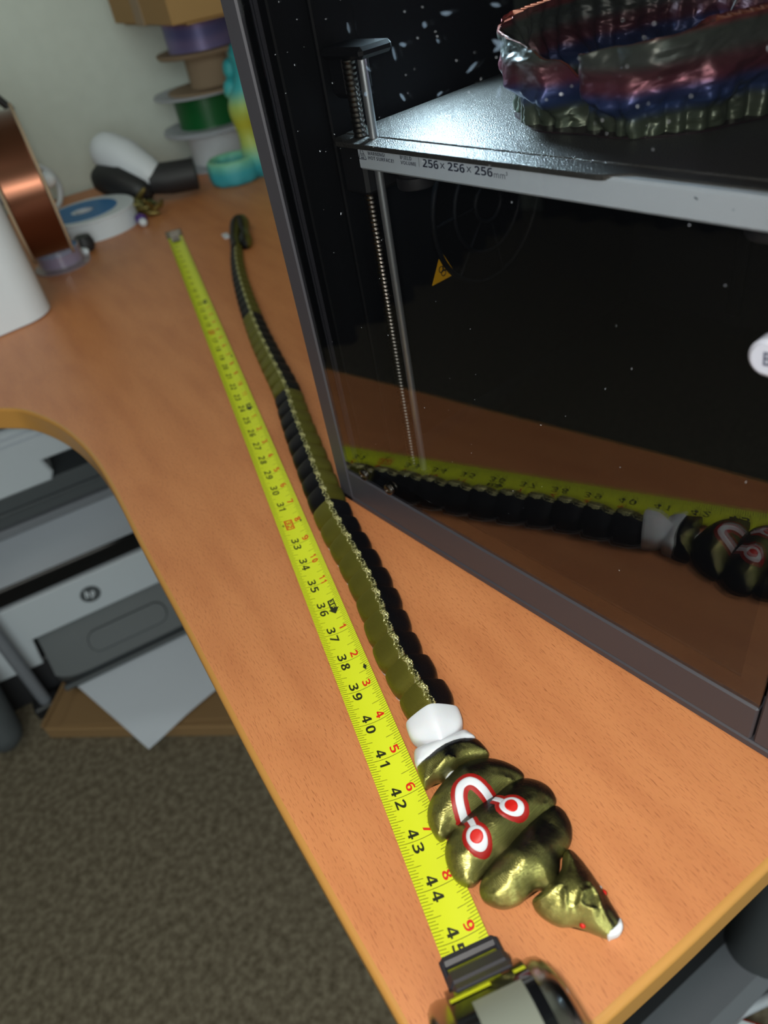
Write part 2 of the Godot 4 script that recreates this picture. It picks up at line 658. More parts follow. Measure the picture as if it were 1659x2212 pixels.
func make_materials() -> void:
	var w := mat("beech", Color(1, 1, 1), 0.42, 0.0, 0.5)
	w.albedo_texture = wood_texture()
	mat("beech_edge", Color(0.74, 0.53, 0.27), 0.38)
	mat("underside", Color(0.30, 0.25, 0.20), 0.8)
	var wall := mat("wall_paint", Color(0.80, 0.83, 0.80), 0.9)
	wall.albedo_texture = ImageTexture.create_from_image(ramp_image(noise_image(256, 256, 0.03, 4, 3), [[0.0, Color(0.97, 0.97, 0.97)], [1.0, Color(1, 1, 1)]]))
	wall.uv1_triplanar = true
	wall.uv1_world_triplanar = true
	wall.uv1_scale = Vector3.ONE * 3.0
	var cp := mat("carpet", Color(1, 1, 1), 1.0, 0.0, 0.1)
	var ci := ramp_image(noise_image(512, 512, 0.035, 5, 21), [[0.0, Color(0.30, 0.27, 0.215)], [0.35, Color(0.39, 0.355, 0.30)], [0.6, Color(0.435, 0.40, 0.34)], [1.0, Color(0.51, 0.475, 0.41)]])
	cp.albedo_texture = ImageTexture.create_from_image(ci)
	cp.uv1_triplanar = true
	cp.uv1_world_triplanar = true
	cp.uv1_scale = Vector3.ONE * 3.2
	cp.heightmap_enabled = true
	cp.heightmap_scale = 0.12
	cp.heightmap_texture = cp.albedo_texture
	mat("frame_grey", Color(0.245, 0.24, 0.265), 0.45, 0.1)
	mat("inner_black", Color(0.06, 0.062, 0.072), 0.6, 0.0, 0.3)
	mat("black_plastic", Color(0.10, 0.10, 0.11), 0.5)
	mat("soft_black", Color(0.135, 0.135, 0.15), 0.55)
	mat("chamber_grey", Color(0.085, 0.088, 0.10), 0.55, 0.0, 0.3)
	mat("pull_grey", Color(0.62, 0.63, 0.68), 0.45)
	mat("dark_grey", Color(0.26, 0.275, 0.29), 0.55)
	mat("mid_grey", Color(0.42, 0.43, 0.46), 0.5)
	mat("pale_grey", Color(0.66, 0.68, 0.72), 0.5)
	mat("white_plastic", Color(0.83, 0.85, 0.88), 0.45)
	mat("printer_white", Color(0.70, 0.72, 0.75), 0.45)
	mat("label_white", Color(0.80, 0.84, 0.88), 0.5)
	mat("print_ink", Color(0.16, 0.18, 0.26), 0.6)
	mat("steel", Color(0.80, 0.81, 0.83), 0.34, 0.85)
	mat("dark_steel", Color(0.42, 0.40, 0.38), 0.3, 1.0)
	mat("paper", Color(0.80, 0.82, 0.86), 0.9)
	mat("cardboard", Color(0.62, 0.49, 0.31), 0.9)
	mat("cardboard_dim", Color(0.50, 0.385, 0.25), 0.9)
	mat("cardboard_pale", Color(0.60, 0.52, 0.43), 0.9)
	mat("ink_black", Color(0.05, 0.05, 0.055), 0.08)
	var g := mat("door_glass", Color(0.03, 0.035, 0.045, 0.24), 0.0)
	g.transparency = BaseMaterial3D.TRANSPARENCY_ALPHA
	var bed := mat("bed_sheet", Color(0.35, 0.345, 0.335), 0.40, 0.65)
	bed.heightmap_enabled = true
	bed.heightmap_scale = 0.05
	bed.heightmap_texture = ImageTexture.create_from_image(noise_image(512, 512, 0.22, 2, 9))
	bed.uv1_triplanar = true
	bed.uv1_scale = Vector3.ONE * 9.0
	var st := stripes()
	for n in ["silk", "silk_bright", "silk_rainbow"]:
		var s := mat(n, Color(1, 1, 1), [0.34, 0.27, 0.28][["silk", "silk_bright", "silk_rainbow"].find(n)], [0.72, 0.8, 0.45][["silk", "silk_bright", "silk_rainbow"].find(n)])
		s.vertex_color_use_as_albedo = true
		s.heightmap_enabled = true
		s.heightmap_scale = [0.014, 0.014, 0.004][["silk", "silk_bright", "silk_rainbow"].find(n)]
		s.heightmap_texture = st
	var si := mat("silk_inside", Color(0.8, 0.8, 0.8), 0.42, 0.35)
	si.vertex_color_use_as_albedo = true
	mat("ridge_glint", Color(0.86, 0.84, 0.62), 0.36, 0.85)  # paler than the filament: glints along the crest put into the colour
	var sw := mat("print_white", Color(0.86, 0.87, 0.90), 0.4)
	sw.heightmap_enabled = true
	sw.heightmap_scale = 0.005
	sw.heightmap_texture = st
	sw.subsurf_scatter_enabled = true
	sw.subsurf_scatter_strength = 0.1
	mat("print_red", Color(0.80, 0.09, 0.05), 0.45)
	mat("print_dark_red", Color(0.62, 0.07, 0.045), 0.5)
	mat("tape_yellow", Color(0.86, 0.90, 0.16), 0.4)
	mat("tape_black", Color(0.14, 0.15, 0.06), 0.45)
	mat("tape_red", Color(0.85, 0.13, 0.06), 0.45)
	mat("shaded_blade_olive", Color(0.36, 0.37, 0.12), 0.5)  # shade on the blade inside the case mouth, put into the colour
	mat("rubber", Color(0.17, 0.17, 0.20), 0.5)
	mat("chrome", Color(0.62, 0.60, 0.58), 0.2, 1.0)
	mat("glossy_black", Color(0.06, 0.065, 0.075), 0.1)
	mat("case_label", Color(0.46, 0.48, 0.44), 0.4)
	mat("leaf_green", Color(0.0, 0.36, 0.16), 0.4)
	mat("blue_label", Color(0.10, 0.42, 0.66), 0.5)
	mat("violet", Color(0.30, 0.17, 0.50), 0.35)
	mat("copper", Color(0.36, 0.21, 0.14), 0.24, 0.75)
	var vc := mat("tinted", Color(1, 1, 1), 0.5)
	vc.vertex_color_use_as_albedo = true
	var cl := mat("clear_plastic", Color(0.75, 0.72, 0.78, 0.25), 0.1)
	cl.transparency = BaseMaterial3D.TRANSPARENCY_ALPHA
	var br := mat("brim_film", Color(0.20, 0.15, 0.17, 0.75), 0.3)
	br.transparency = BaseMaterial3D.TRANSPARENCY_ALPHA
	var lit := mat("led_glow", Color(0.9, 0.95, 1.0), 0.5)
	lit.emission_enabled = true
	lit.emission = Color(0.80, 0.92, 1.0)
	lit.emission_energy_multiplier = 3.0
	var gl := mat("green_led", Color(0.3, 0.7, 0.1), 0.5)
	gl.emission_enabled = true
	gl.emission = Color(0.45, 0.85, 0.10)
	gl.emission_energy_multiplier = 0.7
	var cg := mat("added_lamp_glow", Color(1, 1, 1), 0.5)  # glow of the added ceiling lamp
	cg.emission_enabled = true
	cg.emission = Color(1.0, 0.98, 0.93)
	cg.emission_energy_multiplier = 0.25
	var wg := mat("added_window_glow", Color(1, 1, 1), 0.5)  # glow of the added window pane
	wg.emission_enabled = true
	wg.emission = Color(0.97, 0.99, 1.0)
	wg.emission_energy_multiplier = 0.3
	mat("added_curtain_cloth", Color(0.10, 0.105, 0.125), 0.95, 0.0, 0.1)  # cloth of the added curtains that keep the door reflection dark
	mat("warning_yellow", Color(0.90, 0.66, 0.08), 0.5)


func build_room() -> void:
	var b := Basis(DESK_A, Vector3.UP, DESK_N)
	var place := func(a: float, y: float, n: float) -> Transform3D: return Transform3D(b, DESK_A * a + DESK_N * n + Vector3(0, y, 0))
	var a0 := -1.30
	var a1 := 2.3
	var n0 := -0.72
	var n1 := 2.5
	var ca := (a0 + a1) / 2
	var cn := (n0 + n1) / 2
	structure("floor", boxm(Vector3(a1 - a0 + 0.4, 0.1, n1 - n0 + 0.4), 0, place.call(ca, FLOOR_Y - 0.05, cn)), M.carpet, "brown grey carpeted floor below the desk")
	structure("ceiling", boxm(Vector3(a1 - a0 + 0.4, 0.1, n1 - n0 + 0.4), 0, place.call(ca, 1.75, cn)), M.wall_paint, "plain ceiling above the room")
	structure("wall_left", boxm(Vector3(0.1, 2.5, n1 - n0 + 0.4), 0, place.call(a0 - 0.05, 0.5, cn)), M.wall_paint, "off white painted wall behind the spools")
	structure("wall_right", boxm(Vector3(0.1, 2.5, n1 - n0 + 0.4), 0, place.call(a1 + 0.05, 0.5, cn)), M.wall_paint, "plain wall beyond the near end of the desk")
	structure("wall_back", boxm(Vector3(a1 - a0, 2.5, 0.1), 0, place.call(ca, 0.5, n0 - 0.05)), M.wall_paint, "plain wall behind the 3d printer")
	structure("wall_front", boxm(Vector3(a1 - a0, 2.5, 0.1), 0, place.call(ca, 0.5, n1 + 0.05)), M.wall_paint, "plain wall opposite the desk")
	var win := structure("added_window_1", boxm(Vector3(0.03, 1.24, 1.54), 0.0, place.call(a1 - 0.005, 0.75, 0.75)), M.added_window_glow, "added unseen bright window behind the camera for fill light")  # added to brighten the far wall and the office printer
	for k in 3: part("added_window_bar", boxm(Vector3(0.04, 1.3, 0.04), 0.003, place.call(a1 - 0.02, 0.75, -0.02 + 0.77 * k)), M.white_plastic, win)
	for k in 2: part("added_window_bar", boxm(Vector3(0.04, 0.04, 1.58), 0.003, place.call(a1 - 0.02, 0.13 + 1.24 * k, 0.75)), M.white_plastic, win)
	for k in 2:  # added unseen curtains, dark so that the glass door reflects little
		var cur := Mb.new()
		cur.grid(180, 6, func(u, v):
			var s: float = u * (1.62 if k == 0 else 2.6)
			var w: float = 0.06 + 0.035 * sin(TAU * s / 0.16) * (1.15 - 0.3 * v)
			var p: Vector3 = DESK_A * (a0 + w) + DESK_N * (0.74 + s) if k == 0 else DESK_A * (a0 + 0.14 + s) + DESK_N * (n1 - w)
			return p + Vector3(0, lerpf(FLOOR_Y + 0.01, 1.66, v), 0), false, false, DESK_A if k == 0 else -DESK_N)
		var curtain := part("added_dark_curtain", cur.mesh(180.0), M.added_curtain_cloth, self)
		tag(curtain, ["added dark navy curtain past the white bin, unseen, darkening the door reflection", "added dark navy curtain opposite the 3d printer, unseen, darkening the door reflection"][k], "curtain")
	var lamp := thing("added_ceiling_lamp", "added square white lamp panel on the unseen ceiling over the desk", "lamp", DESK_A * 0.35 + DESK_N * 1.0 + Vector3(0, 1.66, 0))  # added as a source of soft room light
	part("added_lamp_frame", boxm(Vector3(1.4, 0.03, 1.4), 0.004, at(Vector3(0, 0.025, 0), b)), M.white_plastic, lamp)
	part("diffuser", boxm(Vector3(1.3, 0.008, 1.3), 0.002, at(Vector3(0, 0.006, 0), b)), M.added_lamp_glow, lamp)


# ---------------------------------------------------------------- desk
func build_desk() -> void:
	var m := P2(DESK)
	var pts := PackedVector2Array()
	for p in [[-1.3725, 0.31], [-0.95, 0.338], [-0.755, 0.335], [-0.660, 0.308], [-0.585, 0.255], [-0.52, 0.197]]:
		pts.append(Vector2(p[0], p[1]))
	for i in 10: pts.append(m[i])
	var corner := Vector2(0.3530, 0.2225)
	pts.append(Vector2(0.325, 0.2172))
	pts.append(Vector2(0.344, 0.2195))
	pts.append(corner + Vector2(-0.001, -0.006))
	pts.append(Vector2(0.3555, 0.200))
	pts.append(m[10])
	pts.append(m[11])
	pts.append(m[12])
	pts.append(Vector2(0.405, -0.13))
	pts.append(Vector2(0.48, -0.62))
	pts.append(Vector2(-1.149, -0.92))
	# even out the near edge and the curve, leave the rest
	var edge := smooth2(pts.slice(1, 24), 240, false)
	var outline := PackedVector2Array([pts[0]])
	outline.append_array(edge)
	outline.append(pts[24])
	outline.append(pts[25])
	var n := outline.size()
	var area := 0.0
	for i in n: area += outline[i].cross(outline[(i + 1) % n])
	var sg := signf(area)
	var nor := PackedVector2Array()
	for i in n:
		var e0 := (outline[i] - outline[(i + n - 1) % n]).normalized()
		var e1 := (outline[(i + 1) % n] - outline[i]).normalized()
		nor.append((Vector2(e0.y, -e0.x) + Vector2(e1.y, -e1.x)).normalized() * sg)
	var d := thing("desk", "beech wood corner desk with a curved near edge and grey metal legs", "desk", Vector3(0, FLOOR_Y, 0))
	var lift := Vector3(0, -FLOOR_Y, 0)
	# top face, its grain along the desk
	var b := Mb.new()
	var tr := Geometry2D.triangulate_polygon(outline)
	for p in outline:
		var w := Vector3(p.x, 0, p.y)
		b.v(w + lift, Vector2(w.dot(DESK_A), w.dot(DESK_N)) / 0.32)
	for k in range(0, tr.size(), 3): b.t(tr[k], tr[k + 1], tr[k + 2])
	b.orient(0, Vector3.UP)
	part("worktop", b.mesh(0.0), M.beech, d)
	# rounded band along its edge
	var prof := [Vector2(0, 0)]
	for k in 7:
		var a := PI / 2 * (1 - k / 6.0)
		prof.append(Vector2(0.0005 + 0.0034 * cos(a), -0.0034 + 0.0034 * sin(a)))
	prof.append(Vector2(0.0039, -0.0245))
	for k in 5:
		var a := -PI / 2 * k / 4.0
		prof.append(Vector2(0.0004 + 0.0035 * cos(a), -0.0245 + 0.0035 * sin(a)))
	prof.append(Vector2(-0.01, -0.028))
	b = Mb.new()
	for i in n:
		for r in prof:
			b.v(Vector3(outline[i].x + nor[i].x * r.x, r.y, outline[i].y + nor[i].y * r.x) + lift)
	var pn := prof.size()
	for i in n - 1:
		for k in pn - 1:
			b.q(i * pn + k, (i + 1) * pn + k, (i + 1) * pn + k + 1, i * pn + k + 1)
	var q0 := (100 * (pn - 1) + 7) * 6
	var a3 := b.P[b.I[q0]]
	var cr := (b.P[b.I[q0 + 1]] - a3).cross(b.P[b.I[q0 + 2]] - a3)
	if cr.dot(Vector3(nor[100].x, 0, nor[100].y)) > 0: b._flip_if(0, b.I.size(), true)
	part("edge_band", b.mesh(180.0), M.beech_edge, d, "ochre rounded edge band")
	b = Mb.new()
	for p in outline: b.v(Vector3(p.x, -0.027, p.y) + lift)
	for k in range(0, tr.size(), 3): b.t(tr[k], tr[k + 1], tr[k + 2])
	b.orient(0, Vector3.DOWN)
	part("underside", b.mesh(0.0), M.underside, d)
	# near leg: a round column on a long flat foot
	var dir := Vector3(-0.151, 0, 0.9885)
	var col := Vector3(0.356, 0, -0.205)
	b = Mb.new()
	b.lathe(at(col), [Vector2(0, 0.06), Vector2(0.036, 0.06), Vector2(0.036, 0.70), Vector2(0, 0.70)], 40)
	part("leg_column", b.mesh(50.0), M.dark_grey, d)
	b = Mb.new()
	b.box(Transform3D(Basis(dir.cross(Vector3.UP).normalized(), Vector3.UP, -dir), col + dir * 0.10 + Vector3(0, 0.035, 0)), Vector3(0.072, 0.065, 0.62), 0.014)
	part("leg_foot", b.mesh(0.0), M.mid_grey, d)
	# thin far leg
	b = Mb.new()
	b.tube([Vector3(-0.772, 0.02, 0.300), Vector3(-0.772, 0.702, 0.300)], 0.0115, 20, false)
	part("leg_pole", b.mesh(50.0), M.mid_grey, d)
	b = Mb.new()
	b.box(at(Vector3(-0.772, 0.014, 0.300), frame(DESK_A)), Vector3(0.035, 0.028, 0.05), 0.004)
	part("leg_cap", b.mesh(0.0), M.black_plastic, d)


# ---------------------------------------------------------------- 3d printer
func build_printer() -> void:
	var t := thing("printer_3d", "large dark grey boxed 3d printer with a glass door standing on the desk", "3d printer")
	var b := Mb.new()
	# shell
	b.box(at(Vector3(0.006, 0.2285, -0.2)), Vector3(0.012, 0.457, 0.378), 0.001)
	b.box(at(Vector3(0.383, 0.2285, -0.2)), Vector3(0.012, 0.457, 0.378), 0.001)
	b.box(at(Vector3(0.1945, 0.2285, -0.383)), Vector3(0.365, 0.457, 0.012), 0.001)
	b.box(at(Vector3(0.1945, 0.449, -0.2)), Vector3(0.365, 0.016, 0.354), 0.001)
	b.box(at(Vector3(0.1945, 0.010, -0.2)), Vector3(0.365, 0.020, 0.354), 0.001)
	part("shell", b.mesh(0.0), M.frame_grey, t)
	b = Mb.new()
	b.box(at(Vector3(0.0079, 0.2285, -0.0055)), Vector3(0.0158, 0.457, 0.011), 0.0012)
	b.box(at(Vector3(0.18, 0.0030, -0.0055)), Vector3(0.36, 0.0060, 0.011), 0.001)
	b.box(at(Vector3(0.1803, 0.0195, -0.0057)), Vector3(0.3290, 0.0268, 0.011), 0.0012)
	b.box(at(Vector3(0.1803, 0.449, -0.0055)), Vector3(0.329, 0.016, 0.011), 0.001)
	part("front_frame", b.mesh(0.0), M.frame_grey, t)
	part("side_frame", boxm(Vector3(0.0430, 0.4505, 0.011), 0.0012, at(Vector3(0.3674, 0.2318, -0.0056))), M.frame_grey, t)
	# black lining of the chamber
	b = Mb.new()
	b.box(at(Vector3(0.0165, 0.232, -0.195)), Vector3(0.009, 0.42, 0.36), 0.001)
	b.box(at(Vector3(0.3725, 0.232, -0.195)), Vector3(0.009, 0.42, 0.36), 0.001)
	b.box(at(Vector3(0.1945, 0.232, -0.373)), Vector3(0.35, 0.42, 0.008), 0.001)
	b.box(at(Vector3(0.1945, 0.0225, -0.195)), Vector3(0.35, 0.005, 0.35), 0.001)
	b.box(at(Vector3(0.1945, 0.4385, -0.195)), Vector3(0.35, 0.005, 0.35), 0.001)
	# ribs and steps of the back and left panels
	b.box(at(Vector3(0.13, 0.20, -0.366)), Vector3(0.012, 0.33, 0.008), 0.002)
	b.box(at(Vector3(0.26, 0.20, -0.366)), Vector3(0.012, 0.33, 0.008), 0.002)
	b.box(at(Vector3(0.0225, 0.21, -0.055)), Vector3(0.004, 0.36, 0.03), 0.001)
	part("chamber_lining", b.mesh(0.0), M.inner_black, t)
	# fan on the left lining
	b = Mb.new()
	for r in [0.058, 0.036, 0.014]:
		var ring := []
		for k in 49: ring.append(Vector3(0.0225, 0.184 + r * sin(TAU * k / 48), -0.172 + r * cos(TAU * k / 48)))
		b.tube(ring, 0.0022, 8, false)
	for k in 7:
		var a := TAU * k / 7
		b.tube([Vector3(0.0222, 0.184 + 0.014 * sin(a), -0.172 + 0.014 * cos(a)), Vector3(0.0222, 0.184 + 0.057 * sin(a), -0.172 + 0.057 * cos(a))], 0.0016, 6, false)
	part("fan_grille", b.mesh(60.0), M.chamber_grey, t)
	# warning sticker on the left lining
	b = Mb.new()
	b.prism(Transform3D(Basis(Vector3(0, 0, -1), Vector3(1, 0, 0), Vector3(0, -1, 0)), Vector3(0.0212, 0.153, -0.120)), PackedVector2Array([Vector2(-0.0125, 0.0095), Vector2(0.0125, 0.0095), Vector2(0, -0.0125)]), 0, 0.0004)
	var sign_ := part("warning_sticker", b.mesh(0.0), M.warning_yellow, t, "yellow triangular warning sticker")
	b = Mb.new()
	for k in 3:
		var a := TAU * k / 3 + 0.5
		var c := Vector3(0.0217, 0.1512 + 0.0022 * sin(a), -0.120 + 0.0022 * cos(a))
		var ring := []
		for e in 17: ring.append(c + Vector3(0, sin(TAU * e / 16), cos(TAU * e / 16)) * 0.0023)
		b.tube(ring, 0.0004, 5, false)
	part("warning_symbol", b.mesh(60.0), M.black_plastic, sign_)
	# lead screws and rods
	b = Mb.new()
	var prof := [Vector2(0, 0.025)]
	for k in 420: prof.append(Vector2(0.0040 - 0.00055 * absf(1.0 - (k % 4) / 2.0), 0.025 + 0.281 * k / 420.0))
	prof.append(Vector2(0, 0.307))
	b.lathe(at(Vector3(0.0487, 0, -0.0415)), prof, 16)
	part("lead_screw", b.mesh(30.0), M.dark_steel, t)
	b = Mb.new()
	b.lathe(at(Vector3(0.0592, 0, -0.0425)), [Vector2(0, 0.025), Vector2(0.0026, 0.025), Vector2(0.0026, 0.310), Vector2(0, 0.310)], 20)
	part("guide_rod", b.mesh(50.0), M.steel, t)
	b = Mb.new()
	b.lathe(at(Vector3(0.0487, 0, -0.0415)), [Vector2(0, 0.022), Vector2(0.008, 0.022), Vector2(0.007, 0.030), Vector2(0, 0.030)], 20)
	b.lathe(at(Vector3(0.0592, 0, -0.0425)), [Vector2(0, 0.022), Vector2(0.006, 0.022), Vector2(0.005, 0.029), Vector2(0, 0.029)], 20)
	part("screw_bearing", b.mesh(40.0), M.soft_black, t)
	b = Mb.new()
	b.box(at(Vector3(0.0355, 0.298, -0.052)), Vector3(0.017, 0.026, 0.020), 0.003)
	b.box(at(Vector3(0.046, 0.3085, -0.050)), Vector3(0.036, 0.006, 0.024), 0.002)
	part("corner_bracket", b.mesh(0.0), M.chamber_grey, t)
	b = Mb.new()
	b.box(at(Vector3(0.046, 0.250, -0.047)), Vector3(0.022, 0.028, 0.026), 0.002)
	part("bed_carriage", b.mesh(0.0), M.black_plastic, t)
	# heated bed: support, front label, steel sheet, front lip with its step
	var bed := Node3D.new()
	bed.name = "heated_bed"
	t.add_child(bed, true)
	part("bed_support", boxm(Vector3(0.292, 0.011, 0.255), 0.001, at(Vector3(0.1945, 0.2560, -0.1675))), M.soft_black, bed)
	b = Mb.new()
	b.box(at(Vector3(0.1944, 0.2590, -0.0340)), Vector3(0.2752, 0.0130, 0.0068), 0.0012)
	part("label_bar", b.mesh(0.0), M.label_white, bed, "pale bar printed with the build volume")
	b = Mb.new()
	b.prism(Transform3D.IDENTITY, PackedVector2Array([Vector2(0.0316, -0.0440), Vector2(0.0316, -0.298), Vector2(0.357, -0.298), Vector2(0.357, -0.0440)]), 0.2625, 0.2668, 0.0005)
	part("steel_sheet", b.mesh(0.0), M.bed_sheet, bed)
	var lip := PackedVector2Array([Vector2(0.0316, -0.0434), Vector2(0.357, -0.0434), Vector2(0.357, -0.0352)])
	for k in 13:
		var w := k / 12.0
		lip.append(Vector2(lerpf(0.2360, 0.2180, w), lerpf(-0.0352, -0.0292, smoothstep(0, 1, w))))
	lip.append(Vector2(0.0400, -0.0292))
	lip.append(Vector2(0.0316, -0.034))
	b = Mb.new()
	b.prism(Transform3D.IDENTITY, lip, 0.2640, 0.2664, 0.0004)
	part("sheet_lip", b.mesh(0.0), M.bed_sheet, bed)
	for c in [Vector3(0.0800, 0, -0.052), Vector3(0.283, 0, -0.062)]:
		b = Mb.new()
		b.lathe(at(c), [Vector2(0, 0.2395), Vector2(0.0105, 0.2395), Vector2(0.0112, 0.2405), Vector2(0.0112, 0.2460), Vector2(0.0095, 0.2465), Vector2(0.0095, 0.2510), Vector2(0, 0.2510)], 28)
		part("levelling_knob", b.mesh(40.0), M.soft_black, bed)
	# print on the label
	b = Mb.new()
	var put := func(s: String, x: float, y: float, hgt: float, wid: float, bold := true) -> void:
		var g := text(s, bold)
		var sx: float = wid / g[1]
		letters(b, s, func(px: float, py: float) -> Vector3: return Vector3(x + px * sx, y + py * hgt, -0.03052), Vector3(0, 0, 1), bold)
	put.call("WARNING!", 0.0664, 0.2612, 0.0018, 0.0148)
	put.call("HOT SURFACE!", 0.0664, 0.2588, 0.0018, 0.0216)
	put.call("BUILD", 0.0936, 0.2613, 0.0018, 0.0090)
	put.call("VOLUME", 0.0936, 0.2588, 0.0018, 0.0121)
	put.call("256", 0.1108, 0.2588, 0.0042, 0.0118, true)
	put.call("x", 0.1238, 0.2595, 0.0026, 0.0034, false)
	put.call("256", 0.1293, 0.2588, 0.0042, 0.0118, true)
	put.call("x", 0.1423, 0.2595, 0.0026, 0.0034, false)
	put.call("256", 0.1478, 0.2588, 0.0042, 0.0118, true)
	put.call("mm", 0.1604, 0.2587, 0.0021, 0.0070, false)
	put.call("3", 0.1680, 0.2604, 0.0017, 0.0010)
	var q := func(x0: float, y0: float, x1: float, y1: float, w: float) -> void:
		var p0 := Vector2(x0, y0)
		var p1 := Vector2(x1, y1)
		var e := (p1 - p0).orthogonal().normalized() * w / 2
		var i0 := b.I.size()
		var k := b.P.size()
		for p in [p0 - e, p1 - e, p1 + e, p0 + e]: b.v(Vector3(p.x, p.y, -0.03052))
		b.q(k, k + 1, k + 2, k + 3)
		b.orient(i0, Vector3(0, 0, 1))
	q.call(0.1081, 0.2586, 0.1081, 0.2633, 0.00025)
	q.call(0.0580, 0.2585, 0.0646, 0.2585, 0.0004)
	q.call(0.0580, 0.2585, 0.0613, 0.2645, 0.0004)
	q.call(0.0646, 0.2585, 0.0613, 0.2645, 0.0004)
	q.call(0.0600, 0.2592, 0.0628, 0.2592, 0.0005)
	for k in 3: q.call(0.0604 + 0.0010 * k, 0.2597, 0.0606 + 0.0009 * k, 0.2618, 0.0004)
	q.call(0.2640, 0.2622, 0.2655, 0.2614, 0.0006)
	q.call(0.2800, 0.2595, 0.2804, 0.2595, 0.0005)
	q.call(0.3085, 0.2545, 0.3085, 0.2590, 0.0020)
	part("label_print", b.mesh(0.0), M.print_ink, bed.get_node("label_bar"))
	# chamber light: a small lamp on the left lining, above the picture
	part("chamber_lamp", boxm(Vector3(0.006, 0.012, 0.060), 0.001, at(Vector3(0.0242, 0.345, -0.118))), M.led_glow, t)
	var led := SpotLight3D.new()
	led.name = "chamber_light"
	led.position = Vector3(0.034, 0.341, -0.118)
	led.light_energy = 0.10
	led.light_color = Color(0.80, 0.93, 1.0)
	led.light_size = 0.014
	led.spot_angle = 62.0
	led.spot_angle_attenuation = 0.6
	led.spot_range = 6.0
	led.spot_attenuation = 2.0
	led.transform.basis = Basis.looking_at(Vector3(0.75, -0.66, 0.12))
	led.shadow_enabled = true
	t.add_child(led)
	# electronics seen at the right
	b = Mb.new()
	b.box(at(Vector3(0.262, 0.12, -0.27)), Vector3(0.055, 0.06, 0.10), 0.003)
	b.box(at(Vector3(0.29, 0.165, -0.30)), Vector3(0.04, 0.06, 0.05), 0.003)
	part("electronics_box", b.mesh(0.0), M.chamber_grey, t)
	part("status_light", boxm(Vector3(0.0055, 0.0016, 0.001), 0.0003, at(Vector3(0.2255, 0.1270, -0.2195), Basis(Vector3(0, 0, 1), -0.1))), M.green_led, t)
	# the door: glass with a black printed border, screws and a pale pull
	var door := Node3D.new()
	door.name = "glass_door"
	t.add_child(door, true)
	part("door_pane", boxm(Vector3(0.3280, 0.4065, 0.0016), 0.0003, at(Vector3(0.1805, 0.2373, -0.0013))), M.door_glass, door)
	b = Mb.new()
	b.box(at(Vector3(0.0205, 0.2373, -0.0026)), Vector3(0.0075, 0.4060, 0.0006))
	b.box(at(Vector3(0.3384, 0.2373, -0.0026)), Vector3(0.0122, 0.4060, 0.0006))
	b.box(at(Vector3(0.1783, 0.0406, -0.0026)), Vector3(0.3080, 0.0126, 0.0006))
	b.box(at(Vector3(0.1783, 0.4330, -0.0026)), Vector3(0.3080, 0.0146, 0.0006))
	part("door_border", b.mesh(0.0), M.ink_black, door, "black border printed on the back of the glass")
	for x in [0.0385, 0.0675]:
		b = Mb.new()
		b.lathe(Transform3D(Basis(Vector3.RIGHT, PI / 2), Vector3(x, 0.0392, -0.0004)), [Vector2(0, 0), Vector2(0.0043, 0), Vector2(0.0043, 0.0012), Vector2(0.0036, 0.0020), Vector2(0.0018, 0.0024), Vector2(0.0018, 0.0014), Vector2(0, 0.0014)], 24)
		part("hinge_screw", b.mesh(40.0), M.dark_steel, door)
	b = Mb.new()
	b.prism(Transform3D(Basis(Vector3(1, 0, 0), Vector3(0, 0, 1), Vector3(0, -1, 0)), Vector3(0.3265, 0.2252, -0.0005)), rounded_rect(0.0312, 0.0144, 0.0071, 8), 0.0, 0.0075, 0.0016)
	var pull := part("door_pull", b.mesh(40.0), M.pull_grey, door, "pale rounded door pull")
	b = Mb.new()
	var lg := text("B", true)
	letters(b, "B", func(px: float, py: float) -> Vector3:
		var l := Vector2(px * 0.0040, py * 0.0052).rotated(0.1)
		return Vector3(0.3172 + l.x, 0.2228 + l.y, 0.00706), Vector3(0, 0, 1))
	part("pull_lettering", b.mesh(0.0), M.print_ink, pull)
	# dust and dried smears on the glass
	b = Mb.new()
	var r := RandomNumberGenerator.new()
	r.seed = 31
	for k in 120:
		var high := r.randf() < 0.7
		var p := Vector3(r.randf_range(0.035, 0.33), r.randf_range(0.27, 0.345) if high else r.randf_range(0.06, 0.30), 0.00005)
		var s := r.randf_range(0.00008, 0.00022) * (2.0 if r.randf() < 0.08 else 1.0)
		b.box(at(p, Basis(Vector3(0, 0, 1), r.randf() * PI)), Vector3(s * r.randf_range(1.0, 4.0), s, 0.0001))
	var sm := mat("smear_film", Color(0.55, 0.62, 0.70, 0.16), 0.9)
	sm.transparency = BaseMaterial3D.TRANSPARENCY_ALPHA
	sm.backlight_enabled = true
	sm.backlight = Color(0.8, 0.85, 0.9)
	for k in 16:
		var poly := PackedVector2Array()
		var long := r.randf_range(0.0010, 0.0042)
		var wide := r.randf_range(0.0005, 0.0015)
		for e in 14:
			var a := TAU * e / 14
			poly.append(Vector2(cos(a) * long * r.randf_range(0.6, 1.0), sin(a) * wide * r.randf_range(0.5, 1.0)).rotated(k * 1.9))
		var c := Vector3(r.randf_range(0.09, 0.20), r.randf_range(0.292, 0.338), 0.00004)
		var one := Mb.new()
		one.prism(Transform3D(Basis(Vector3(1, 0, 0), Vector3(0, 0, 1), Vector3(0, -1, 0)), c), poly, 0.0, 0.00005)
		part("smear", one.mesh(0.0), sm, door)
	stuff(part("dust", b.mesh(0.0), M.paper, door))


